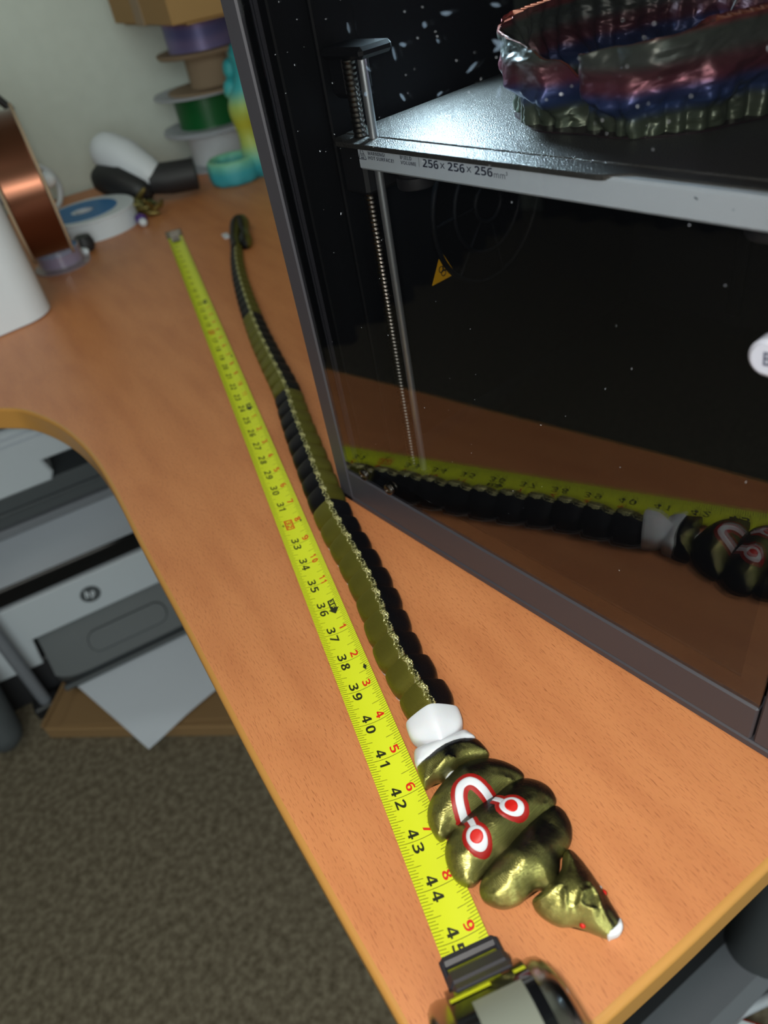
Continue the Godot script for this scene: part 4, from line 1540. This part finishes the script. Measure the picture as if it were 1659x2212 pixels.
	b.prism(case_at * Transform3D(side, Vector3(0, 0, 0.0165)), prof, 0.0, 0.0330, 0.0)
	var case_ := part("case", b.mesh(40.0), M.glossy_black, t, "black case")
	for e in [-1.0, 1.0]:
		b = Mb.new()
		var inner := PackedVector2Array()
		for p in prof: inner.append((p - Vector2(0.048, 0.028)) * 0.93 + Vector2(0.048, 0.029))
		var rows := [[1.0, 0.0], [1.02, 0.0040], [1.0, 0.0070], [0.93, 0.0092], [0.72, 0.0108], [0.0, 0.0114]]
		var n := inner.size()
		for r in rows:
			for p in inner:
				var l: Vector2 = (p - Vector2(0.048, 0.029)) * r[0] + Vector2(0.048, 0.029)
				b.v(case_at * Vector3(l.x, l.y, e * (0.0165 + r[1])))
		for j in rows.size() - 1:
			for i in n: b.q(j * n + i, j * n + (i + 1) % n, (j + 1) * n + (i + 1) % n, (j + 1) * n + i)
		b.orient(0, Vector3.ZERO)
		part("side_shell", b.mesh(50.0), M.chrome, case_, "shiny chromed side shell")
	# mouth: bumper, lock button in two pieces, yellow strip, grey label
	b = Mb.new()
	b.box(case_at * Transform3D(Basis(Vector3(0, 0, 1), 0.5), Vector3(-0.0035, 0.0120, 0)), Vector3(0.0058, 0.0045, 0.0265), 0.0015)
	for e in [-1, 1]: b.box(case_at * Transform3D(Basis(Vector3(0, 0, 1), 0.35), Vector3(0.003, 0.0135, e * 0.0128)), Vector3(0.017, 0.004, 0.0024), 0.0008)
	part("bumper", b.mesh(0.0), M.rubber, case_)
	part("shaded_gap_plate", boxm(Vector3(0.0080, 0.0012, 0.0235), 0.0003, case_at * Transform3D(Basis(Vector3(0, 0, 1), 0.6), Vector3(0.0035, 0.0150, 0))), M.shaded_blade_olive, case_)  # added plate, its olive painting the shaded blade in the gap
	b = Mb.new()
	b.box(case_at * Transform3D(Basis(Vector3(0, 0, 1), 0.75), Vector3(0.0100, 0.0255, 0)), Vector3(0.0110, 0.0075, 0.0275), 0.0022)
	part("lock_button", b.mesh(0.0), M.rubber, case_)
	b = Mb.new()
	b.box(case_at * Transform3D(Basis(Vector3(0, 0, 1), 0.85), Vector3(0.0165, 0.0335, 0)), Vector3(0.0085, 0.0070, 0.0275), 0.0020)
	part("lock_button", b.mesh(0.0), M.rubber, case_)
	b = Mb.new()
	for e in [[-0.0160, 0.0010], [0.0110, 0.0160]]: b.grid(10, 4, func(u, v):
		var x: float = lerpf(0.0192, 0.0212, v)
		return case_at * Vector3(x, top_of(prof, x) + 0.0007, lerpf(-e[1], -e[0], u)), false, false, Vector3.UP)
	part("yellow_strip", b.mesh(180.0), M.tape_yellow, case_)
	b = Mb.new()
	b.grid(10, 8, func(u, v):
		var x: float = lerpf(0.0250, 0.0470, v)
		return case_at * Vector3(x, top_of(prof, x) + 0.0006, lerpf(-0.0118, 0.0085, u)), false, false, Vector3.UP)
	part("case_label", b.mesh(180.0), M.case_label, case_, "grey label on top of the case")



func top_of(p: PackedVector2Array, x: float) -> float:
	var y := 0.0
	for i in p.size():
		var a := p[i]
		var b := p[(i + 1) % p.size()]
		if (a.x - x) * (b.x - x) <= 0.0 and absf(b.x - a.x) > 1e-7: y = maxf(y, lerpf(a.y, b.y, (x - a.x) / (b.x - a.x)))
	return y


# ---------------------------------------------------------------- things at the far end of the desk
func spool(label: String, pos: Vector3, height: float, fr: float, wr: float, flange: Material, wound: Material, group := "", tilt := Basis.IDENTITY, hub := 0.027) -> Node3D:
	var t := thing("filament_spool", label, "spool", pos, group)
	t.basis = tilt
	for y in [0.0, height - 0.004]:
		var b := Mb.new()
		b.lathe(at(Vector3(0, y, 0)), [Vector2(hub, 0), Vector2(fr - 0.001, 0), Vector2(fr, 0.001), Vector2(fr, 0.003), Vector2(fr - 0.001, 0.004), Vector2(hub, 0.004), Vector2(hub, 0)], 72)
		part("flange", b.mesh(40.0), flange, t)
	var b2 := Mb.new()
	b2.lathe(Transform3D.IDENTITY, [Vector2(hub - 0.003, 0.0005), Vector2(hub, 0.0005), Vector2(hub, height - 0.0005), Vector2(hub - 0.003, height - 0.0005), Vector2(hub - 0.003, 0.0005)], 48)
	part("hub", b2.mesh(40.0), flange, t)
	b2 = Mb.new()
	var prof := [Vector2(hub, 0.0042)]
	var turns := 26
	for k in turns + 1:
		var y := lerpf(0.0042, height - 0.0042, k / float(turns))
		prof.append(Vector2(wr - (0.0006 if k % 2 else 0.0), y))
	prof.append(Vector2(hub, height - 0.0042))
	prof.append(Vector2(hub, 0.0042))
	b2.lathe(Transform3D.IDENTITY, prof, 72)
	part("winding", b2.mesh(60.0), wound, t)
	return t


func build_far_things() -> void:
	var vio := mat("lilac_filament", Color(1, 1, 1), 0.4, 0.2)
	vio.vertex_color_use_as_albedo = true
	# the stack by the wall
	var s := spool("white spool standing at the bottom of the spool stack", Vector3(-1.114, 0.0, -0.570), 0.070, 0.100, 0.058, M.pale_grey, M.white_plastic, "spools stacked by the wall")
	s = spool("spool of bright green filament on top of the white spool in the stack", Vector3(-1.114, 0.070, -0.570), 0.067, 0.100, 0.064, M.pale_grey, M.leaf_green, "spools stacked by the wall")
	s = spool("empty brown cardboard spool standing on the green filament spool", Vector3(-1.095, 0.137, -0.585), 0.065, 0.090, 0.042, M.cardboard_pale, M.cardboard_pale, "spools stacked by the wall")
	s = spool("spool of lilac filament under the cardboard carton", Vector3(-1.090, 0.202, -0.585), 0.066, 0.094, 0.068, M.cardboard_pale, vio, "spools stacked by the wall")
	var mi := s.get_node("winding") as MeshInstance3D
	var b := Mb.new()
	var prof := [Vector2(0.027, 0.0042)]
	for k in 31: prof.append(Vector2(0.068 - (0.0006 if k % 2 else 0.0), lerpf(0.0042, 0.0618, k / 30.0)))
	prof.append(Vector2(0.027, 0.0618))
	prof.append(Vector2(0.027, 0.0042))
	b.lathe(Transform3D.IDENTITY, prof, 72)
	mi.mesh = b.mesh(60.0, func(p, _n):
		var h := clampf(p.y / 0.066 + 0.03 * sin(atan2(p.z, p.x) * 3.0), 0, 1)
		return Color(0.24, 0.20, 0.42).lerp(Color(0.14, 0.14, 0.36), smoothstep(0.25, 0.5, h)).lerp(Color(0.25, 0.13, 0.28), smoothstep(0.55, 0.85, h)))
	# carton on top
	var t := thing("carton", "brown cardboard carton sitting on top of the spool stack", "box", Vector3(-0.8246, 0.270, -0.3956))
	t.rotation.y = -deg_to_rad(10.0)
	b = Mb.new()
	b.box(at(Vector3(-0.17, 0.10, -0.15)), Vector3(0.34, 0.20, 0.30), 0.0015)
	part("body", b.mesh(0.0), M.cardboard, t)
	part("bottom_flap", boxm(Vector3(0.30, 0.003, 0.27), 0.0005, at(Vector3(-0.16, -0.002, -0.15), Basis(Vector3.UP, 0.06))), M.cardboard, t)
	part("packing_tape", boxm(Vector3(0.048, 0.203, 0.303), 0.0003, at(Vector3(-0.17, 0.10, -0.15))), M.cardboard_pale, t)
	# big copper spool standing on edge
	var ax := Vector3(-0.265, 0, 0.964)
	var tilt := Basis(Vector3.UP.cross(ax).normalized(), ax, Vector3(0, -1, 0)).orthonormalized()
	tilt = Basis(ax.cross(Vector3.UP).normalized(), ax, Vector3.UP) if true else tilt
	if tilt.determinant() < 0: tilt = Basis(-tilt.x, tilt.y, tilt.z)
	spool("tan flanged spool of dark copper filament hung on edge beside the white bin", Vector3(-0.757, 0.140, -0.0955), 0.060, 0.100, 0.094, M.cardboard_pale, M.copper, "", tilt)
	# white spool lying flat with a blue label
	t = spool("white spool lying flat with a blue label on its face", Vector3(-0.965, 0.0, -0.2083), 0.034, 0.080, 0.079, M.white_plastic, M.white_plastic)
	b = Mb.new()
	b.lathe(at(Vector3(-0.006, 0.034, 0.010)), [Vector2(0.020, 0), Vector2(0.062, 0), Vector2(0.062, 0.0008), Vector2(0.020, 0.0008), Vector2(0.020, 0)], 48)
	part("label", b.mesh(40.0), M.blue_label, t, "round blue label")
	# clear jar with violet filament
	t = thing("clear_jar", "clear plastic jar of violet and blue scraps between the copper spool and white bin", "jar", Vector3(-0.840, 0, -0.094))
	b = Mb.new()
	b.lathe(Transform3D.IDENTITY, [Vector2(0, 0), Vector2(0.044, 0), Vector2(0.045, 0.002), Vector2(0.045, 0.004), Vector2(0.036, 0.005), Vector2(0.036, 0.030), Vector2(0.034, 0.030), Vector2(0.034, 0.006), Vector2(0, 0.006)], 48)
	part("body", b.mesh(50.0), M.clear_plastic, t)
	b = Mb.new()
	b.lathe(Transform3D.IDENTITY, [Vector2(0, 0.0062), Vector2(0.033, 0.0062), Vector2(0.033, 0.022), Vector2(0, 0.024)], 40)
	part("contents", b.mesh(40.0), M.violet, t)
	b = Mb.new()
	b.lathe(Transform3D.IDENTITY, [Vector2(0, 0.0242), Vector2(0.0325, 0.0225), Vector2(0.0325, 0.027), Vector2(0, 0.029)], 40)
	part("blue_layer", b.mesh(40.0), M.blue_label, t)
	# white rounded bin at the left
	t = thing("white_bin", "tall white rounded plastic bin at the left edge of the desk", "bin", Vector3(-0.755, 0, 0.090))
	b = Mb.new()
	b.prism(at(Vector3.ZERO), rounded_rect(0.205, 0.205, 0.045, 12), 0.002, 0.32, 0.006)
	part("body", b.mesh(40.0), M.white_plastic, t)
	b = Mb.new()
	b.prism(at(Vector3.ZERO), rounded_rect(0.198, 0.198, 0.042, 12), 0.0, 0.0022)
	part("base", b.mesh(40.0), M.pale_grey, t)
	b = Mb.new()
	b.prism(at(Vector3.ZERO), rounded_rect(0.212, 0.212, 0.048, 12), 0.285, 0.318, 0.004)
	part("rim", b.mesh(40.0), M.white_plastic, t)
	b = Mb.new()
	b.tube([Vector3(0, 0.140, -0.095), Vector3(-0.002, 0.140, -0.190)], 0.012, 16)
	part("spool_arm", b.mesh(60.0), M.white_plastic, t)
	# black and white gadget
	t = thing("handheld_massager", "white and black rounded hand appliance with a short black arm lying by the wall", "appliance", Vector3(-1.02, 0, -0.33))
	var o := Vector3(1.02, 0, 0.33)
	b = Mb.new()
	b.tube([Vector3(-1.060, 0.090, -0.318) + o, Vector3(-1.030, 0.074, -0.333) + o, Vector3(-0.994, 0.050, -0.350) + o], [0.036, 0.037, 0.029], 28)
	part("shell", b.mesh(180.0), M.white_plastic, t)
	b = Mb.new()
	b.tube([Vector3(-1.050, 0.052, -0.290) + o, Vector3(-1.022, 0.043, -0.306) + o, Vector3(-0.993, 0.029, -0.3216) + o], [0.028, 0.034, 0.027], 28)
	part("grip", b.mesh(180.0), M.black_plastic, t)
	b = Mb.new()
	b.tube([Vector3(-0.990, 0.040, -0.350) + o, Vector3(-0.970, 0.036, -0.378) + o, Vector3(-0.945, 0.034, -0.4195) + o], [0.026, 0.028, 0.027], 24, false)
	part("arm", b.mesh(50.0), M.soft_black, t)
	# teal and yellow print: a short ring with a curled stem
	t = thing("gradient_ring_print", "teal and yellow printed ring pot with a lumpy curled stem", "3d print", Vector3(-0.935, 0, -0.495))
	var hue := func(p: Vector3, _n: Vector3) -> Color:
		var st := [[0.0, Color(0.05, 0.36, 0.46)], [0.022, Color(0.05, 0.42, 0.50)], [0.036, Color(0.16, 0.55, 0.45)], [0.060, Color(0.45, 0.60, 0.16)], [0.095, Color(0.55, 0.56, 0.05)], [0.125, Color(0.40, 0.58, 0.14)], [0.150, Color(0.05, 0.46, 0.50)], [0.3, Color(0.03, 0.38, 0.46)]]
		for k in st.size() - 1:
			if p.y < st[k + 1][0]: return st[k][1].lerp(st[k + 1][1], clampf((p.y - st[k][0]) / (st[k + 1][0] - st[k][0]), 0, 1))
		return st[-1][1]
	b = Mb.new()
	b.grid(64, 24, func(u, v):
		var a: float = u * TAU
		var c: float = v * TAU
		var r: float = 0.0425 + 0.0075 * cos(c) + 0.0012 * sin(9.0 * a) * sin(c * 2.0 + a)
		return Vector3(cos(a) * r, 0.0215 + 0.0215 * signf(sin(c)) * pow(absf(sin(c)), 0.6), sin(a) * r), true, true)
	part("ring", b.mesh(180.0, hue), M.tinted, t)
	b = Mb.new()
	var pth := []
	var rad := []
	for k in 40:
		var u := k / 39.0
		pth.append(Vector3(0.030 - 0.006 * sin(u * 5.0), 0.020 + 0.180 * u, -0.046 + 0.012 * sin(u * 4.0)))
		rad.append(0.024 + 0.005 * sin(u * 13.0 + 0.6) - 0.004 * u)
	b.tube(pth, rad, 24)
	part("stem", b.mesh(180.0, hue), M.tinted, t)
	b = Mb.new()
	for e in [[0.010, 0.150, -0.030, 0.013], [0.014, 0.182, -0.036, 0.012], [0.006, 0.168, -0.040, 0.010]]:
		b.tube([Vector3(e[0], e[1] - 0.004, e[2]), Vector3(e[0], e[1] + 0.004, e[2] - 0.002)], e[3], 14)
	part("lumps", b.mesh(180.0, hue), M.tinted, t)
	# gold scraps
	t = thing("gold_scraps", "small tangled heap of gold and green printed scraps in front of the black grip", "scraps", Vector3(-0.932, 0, -0.290))
	var r := RandomNumberGenerator.new()
	r.seed = 12
	for k in 16:
		b = Mb.new()
		var p := Vector3(r.randf_range(-0.028, 0.028), r.randf_range(0.006, 0.030), r.randf_range(-0.022, 0.022))
		var dd := Vector3(r.randf_range(-1, 1), r.randf_range(-0.4, 0.4), r.randf_range(-1, 1)).normalized()
		var sd := dd.cross(Vector3.UP).normalized()
		b.tube([p - dd * 0.014, p + sd * 0.005, p + dd * 0.014], [0.003, 0.0052, 0.0035], 10)
		var c := Color(0.26, 0.17, 0.05).lerp(Color(0.09, 0.11, 0.04), r.randf())
		part("scrap", b.mesh(180.0, func(_p, _n): return c), M.silk, t)
	t = thing("violet_bead", "small violet and white bead on the desk beside the gold scraps", "bead", Vector3(-0.893, 0, -0.266))
	b = Mb.new()
	b.tube([Vector3(-0.004, 0.009, 0), Vector3(0.004, 0.009, 0)], 0.009, 16)
	part("body", b.mesh(180.0), M.violet, t)
	b = Mb.new()
	b.tube([Vector3(0.013, 0.007, 0.004), Vector3(0.018, 0.007, 0.005)], 0.007, 14)
	part("cap", b.mesh(180.0), M.white_plastic, t)
	t = thing("dark_green_knob", "small dark green round knob with a white clip beside the flat white spool", "knob", Vector3(-0.868, 0, -0.148))
	b = Mb.new()
	b.lathe(Transform3D.IDENTITY, [Vector2(0, 0), Vector2(0.012, 0), Vector2(0.016, 0.006), Vector2(0.0165, 0.014), Vector2(0.013, 0.024), Vector2(0, 0.027)], 24)
	part("body", b.mesh(40.0, null), M.soft_black, t)
	b = Mb.new()
	b.tube([Vector3(0.012, 0.006, 0.014), Vector3(0.022, 0.006, 0.010)], 0.006, 12)
	part("clip", b.mesh(180.0), M.white_plastic, t)
	# looped white lead and dark cable beside the copper spool
	b = Mb.new()
	var loop := []
	for k in 33:
		var a := TAU * k / 32
		loop.append(Vector3(0.010 * cos(a * 0.5), 0.046 + 0.040 * cos(a), 0.034 * sin(a)))
	b.tube(loop, 0.0055, 10)
	var lead := part("looped_lead", b.mesh(180.0), M.white_plastic, self)
	tag(lead, "white looped lead standing behind the copper filament spool", "lead")
	lead.position = Vector3(-1.165, 0, -0.205)
	b = Mb.new()
	b.tube([Vector3(-0.925, 0.214, -0.140), Vector3(-0.930, 0.245, -0.120), Vector3(-0.935, 0.300, -0.060), Vector3(-0.940, 0.330, 0.010), Vector3(-0.940, 0.30, 0.10), Vector3(-0.940, 0.006, 0.16)], 0.006, 12)
	var cab := part("dark_cable", b.mesh(60.0), M.black_plastic, self)
	tag(cab, "dark cable rising over the copper filament spool", "cable")


# ---------------------------------------------------------------- under the desk
func build_under_desk() -> void:
	# office printer: own axes x to its right, z towards the front
	var t := thing("office_printer", "tall white and charcoal office printer on the carpet under the desk", "printer", Vector3(-0.800, FLOOR_Y, 0.286))
	t.basis = Basis(Vector3(0.2353, 0, -0.9719), Vector3.UP, Vector3(0.9719, 0, 0.2353)).orthonormalized()
	var bx := func(n: String, x0: float, x1: float, y0: float, y1: float, z0: float, z1: float, m: Material, ch := 0.003, parent = t) -> MeshInstance3D:
		return part(n, boxm(Vector3(x1 - x0, y1 - y0, z1 - z0), ch, at(Vector3((x0 + x1) / 2, (y0 + y1) / 2, (z0 + z1) / 2))), m, parent)
	bx.call("base", -0.16, 0.40, 0.0, 0.095, -0.36, -0.006, M.soft_black)
	bx.call("body", -0.158, 0.398, 0.095, 0.262, -0.36, -0.012, M.soft_black)
	# white front panel with its leg beside the tray
	var b := Mb.new()
	b.prism(Transform3D(Basis(Vector3(1, 0, 0), Vector3(0, 0, 1), Vector3(0, -1, 0)), Vector3(0, 0.24, -0.012)), PackedVector2Array([Vector2(-0.16, 0.0), Vector2(0.40, 0.0), Vector2(0.40, 0.087), Vector2(0.030, 0.087), Vector2(0.022, 0.150), Vector2(-0.16, 0.146)]), 0.0, 0.014, 0.002)
	var panel := part("front_panel", b.mesh(30.0), M.printer_white, t, "white front panel")
	# round badge with two slanted letters
	b = Mb.new()
	b.lathe(Transform3D(Basis(Vector3.RIGHT, PI / 2), Vector3(0.158, 0.197, 0.0018)), [Vector2(0, 0), Vector2(0.0185, 0), Vector2(0.0185, 0.0012), Vector2(0, 0.0012)], 40)
	var badge := part("badge", b.mesh(40.0), M.dark_grey, panel, "round grey badge lettered hp")
	b = Mb.new()
	for e in [["h", -0.0095, 0.0225], ["p", 0.0012, 0.0225]]:
		var low := -0.0055 if e[0] == "h" else -0.0105
		var hh := 0.0175 if e[0] == "h" else 0.0165
		letters(b, e[0], func(px: float, py: float) -> Vector3: return Vector3(0.158 + e[1] + px * 0.011 + (low + py * hh) * 0.22, 0.197 + low + py * hh, 0.0034), Vector3(0, 0, 1), true)
	part("badge_lettering", b.mesh(0.0), M.white_plastic, badge)
	bx.call("dark_strip", -0.16, 0.40, 0.241, 0.278, -0.05, -0.006, M.glossy_black)
	# paper tray
	bx.call("tray_well", 0.022, 0.340, 0.030, 0.152, -0.10, -0.010, M.inner_black)
	b = Mb.new()
	b.grid(24, 12, func(u, v):
		var x: float = lerpf(0.036, 0.325, u)
		var e := pow(absf(u - 0.5) * 2.0, 8.0)
		return Vector3(x, lerpf(0.150, 0.070, v) + 0.012 * e * v, lerpf(-0.006, 0.052, pow(v, 1.2)) - 0.012 * e * v), false, false, Vector3(0, 0.6, 0.8))
	b.grid(24, 2, func(u, v): return Vector3(lerpf(0.036, 0.325, u), lerpf(0.070, 0.045, v) + 0.012 * pow(absf(u - 0.5) * 2.0, 8.0), 0.052 - 0.010 * v - 0.012 * pow(absf(u - 0.5) * 2.0, 8.0)), false, false, Vector3(0, 0, 1))
	var tray := part("paper_tray", b.mesh(40.0), M.dark_grey, t, "charcoal paper tray")
	b = Mb.new()
	b.prism(Transform3D(Basis(Vector3(1, 0, 0), Vector3(0, 0.58, 0.81).normalized(), Vector3(0, -0.81, 0.58).normalized()), Vector3(0.190, 0.103, 0.0225)), rounded_rect(0.155, 0.044, 0.020, 8), 0.0, 0.006, 0.002)
	part("tray_grip", b.mesh(40.0), M.dark_grey, tray)
	bx.call("tray_lip", 0.040, 0.320, 0.050, 0.060, 0.048, 0.060, M.dark_grey, 0.002, tray)
	bx.call("tray_foot", 0.030, 0.335, 0.004, 0.050, -0.010, 0.006, M.soft_black)
	# output shelf with a sheet, then the scanner above
	bx.call("shelf_back", -0.16, 0.40, 0.275, 0.40, -0.36, -0.19, M.soft_black)
	bx.call("shelf_floor", -0.16, 0.40, 0.262, 0.276, -0.36, -0.020, M.soft_black)
	bx.call("shelf_side", -0.16, 0.0, 0.275, 0.40, -0.19, -0.020, M.dark_grey)
	b = Mb.new()
	b.grid(6, 10, func(u, v): return Vector3(lerpf(0.018, 0.30, u), 0.282 + 0.030 * v * v, lerpf(-0.006, -0.185, v)), false, false, Vector3.UP)
	var sheet := part("printed_sheet", b.mesh(180.0), M.paper, self)
	tag(sheet, "sheet of paper lying in the output shelf of the office printer", "paper")
	sheet.transform = t.transform
	bx.call("scanner_bed", -0.16, 0.40, 0.388, 0.445, -0.36, -0.012, M.dark_grey)
	bx.call("scanner_trim", -0.16, 0.40, 0.372, 0.388, -0.36, -0.004, M.mid_grey, 0.002)
	bx.call("scanner_step", -0.16, 0.40, 0.412, 0.418, -0.30, -0.004, M.dark_grey, 0.002)
	b = Mb.new()
	b.prism(Transform3D(Basis(Vector3(1, 0, 0), Vector3(0, 0, 1), Vector3(0, -1, 0)), Vector3(0, 0.560, -0.34)), PackedVector2Array([Vector2(-0.16, 0.0), Vector2(0.40, 0.0), Vector2(0.40, 0.072), Vector2(0.200, 0.072), Vector2(0.206, 0.098), Vector2(0.198, 0.112), Vector2(-0.16, 0.112)]), 0.0, 0.342, 0.004)
	part("lid", b.mesh(30.0), M.printer_white, t, "white lid")
	for k in 2: bx.call("lid_groove", -0.158, 0.398, 0.532 + 0.012 * k, 0.536 + 0.012 * k, -0.01, 0.0035, M.pale_grey, 0.001)
	bx.call("feeder_tray", 0.02, 0.20, 0.560, 0.575, -0.16, -0.035, M.dark_grey, 0.006)
	bx.call("feeder_body", -0.15, 0.36, 0.560, 0.625, -0.34, -0.14, M.soft_black, 0.006)
	bx.call("feeder_cover", -0.14, 0.35, 0.625, 0.650, -0.33, -0.16, M.pale_grey, 0.006)
	bx.call("feeder_guide", 0.09, 0.15, 0.575, 0.590, -0.14, -0.05, M.mid_grey, 0.003)
	bx.call("control_panel", -0.155, -0.01, 0.470, 0.535, 0.0, 0.010, M.pale_grey, 0.004)
	bx.call("control_button", 0.0, 0.030, 0.480, 0.505, 0.001, 0.006, M.dark_grey, 0.002)
	# flattened cardboard box in front
	t = thing("flat_carton", "flattened brown cardboard box on the carpet in front of the office printer", "box", Vector3(-0.690, FLOOR_Y, 0.315))
	t.basis = frame(Vector3(0.7285, 0, -0.685))
	b = Mb.new()
	b.box(at(Vector3(0.20, 0.016, -0.047)), Vector3(0.44, 0.030, 0.094), 0.003)
	part("body", b.mesh(0.0), M.cardboard_dim, t)
	part("flap", boxm(Vector3(0.40, 0.003, 0.075), 0.0008, at(Vector3(0.215, 0.0335, -0.048), Basis(Vector3.UP, 0.03))), M.cardboard_dim, t)
	part("side_flap", boxm(Vector3(0.003, 0.034, 0.10), 0.0008, at(Vector3(-0.022, 0.018, -0.055), Basis(Vector3(0, 0, 1), 0.2))), M.cardboard_dim, t)
	# sheet of paper with a drooping corner
	b = Mb.new()
	var c0 := Vector3(-0.5035, -0.6905, 0.2055)
	var e1 := Vector3(-0.985, 0, 0.150)
	var e2 := Vector3(-0.080, 0, -0.997)
	b.grid(16, 16, func(u, v):
		var l: float = u * 0.235
		var m: float = v * 0.216
		var y: float = 0.007 * smoothstep(0.0, 0.10, l + m) + 0.002 * smoothstep(0.08, 0.23, l)
		return c0 + e1 * l + e2 * m + Vector3(0, y, 0), false, false, Vector3.UP)
	b.grid(16, 16, func(u, v):
		var l: float = u * 0.235
		var m: float = v * 0.216
		var y: float = 0.007 * smoothstep(0.0, 0.10, l + m) + 0.002 * smoothstep(0.08, 0.23, l)
		return c0 + e1 * l + e2 * m + Vector3(0, y - 0.0012, 0), false, false, Vector3.DOWN)
	var paper := part("loose_paper", b.mesh(60.0), M.paper, self)
	tag(paper, "loose white paper with one corner hanging over the flattened cardboard box", "paper")
	# rounded dark foot at the far left
	b = Mb.new()
	b.tube([Vector3(-0.776, FLOOR_Y + 0.150, 0.376), Vector3(-0.766, FLOOR_Y + 0.095, 0.382), Vector3(-0.750, FLOOR_Y + 0.036, 0.388)], [0.034, 0.035, 0.034], 24)
	var foot := part("chair_foot", b.mesh(180.0), M.dark_grey, self)
	tag(foot, "dark rounded chair foot on the carpet left of the cardboard box", "chair foot")
	# below the near corner: bin, cable and a red and white packet
	t = thing("dark_bin", "dark translucent bin under the desk behind the grey leg foot", "bin", Vector3(0.222, FLOOR_Y, -0.170))
	b = Mb.new()
	b.prism(at(Vector3.ZERO), rounded_rect(0.13, 0.17, 0.02, 6), 0.0, 0.20, 0.004)
	part("body", b.mesh(40.0), M.soft_black, t)
	b = Mb.new()
	b.prism(at(Vector3.ZERO), rounded_rect(0.14, 0.18, 0.022, 6), 0.188, 0.202, 0.003)
	part("rim", b.mesh(40.0), M.dark_grey, t)
	b = Mb.new()
	b.tube([Vector3(0.60, FLOOR_Y + 0.05, -0.42), Vector3(0.44, FLOOR_Y + 0.055, -0.245), Vector3(0.398, FLOOR_Y + 0.05, -0.178), Vector3(0.376, FLOOR_Y + 0.035, -0.134), Vector3(0.369, FLOOR_Y + 0.02, -0.106), Vector3(0.375, FLOOR_Y + 0.008, -0.07), Vector3(0.40, FLOOR_Y + 0.0065, -0.02)], 0.0062, 14)
	var cab := part("power_cable", b.mesh(180.0), M.pale_grey, self)
	tag(cab, "pale grey cable running over the carpet beside the grey leg foot", "cable")
	t = thing("red_packet", "red and white packet lying on the carpet under the pale cable", "packet", Vector3(0.392, FLOOR_Y, -0.128))
	b = Mb.new()
	b.box(at(Vector3(0, 0.006, 0), Basis(Vector3.UP, 0.5)), Vector3(0.05, 0.012, 0.035), 0.003)
	part("body", b.mesh(0.0), M.tape_red, t)
	part("label", boxm(Vector3(0.026, 0.001, 0.036), 0.0002, at(Vector3(0.0, 0.0125, 0.004), Basis(Vector3.UP, 0.5))), M.white_plastic, t)
	t = thing("blue_white_clip", "small pale blue plastic clip on the carpet right of the leg column", "clip", Vector3(0.447, FLOOR_Y, -0.218))
	b = Mb.new()
	b.box(at(Vector3(0, 0.006, 0), Basis(Vector3.UP, 0.9)), Vector3(0.03, 0.012, 0.012), 0.003)
	part("body", b.mesh(0.0), M.pale_grey, t)
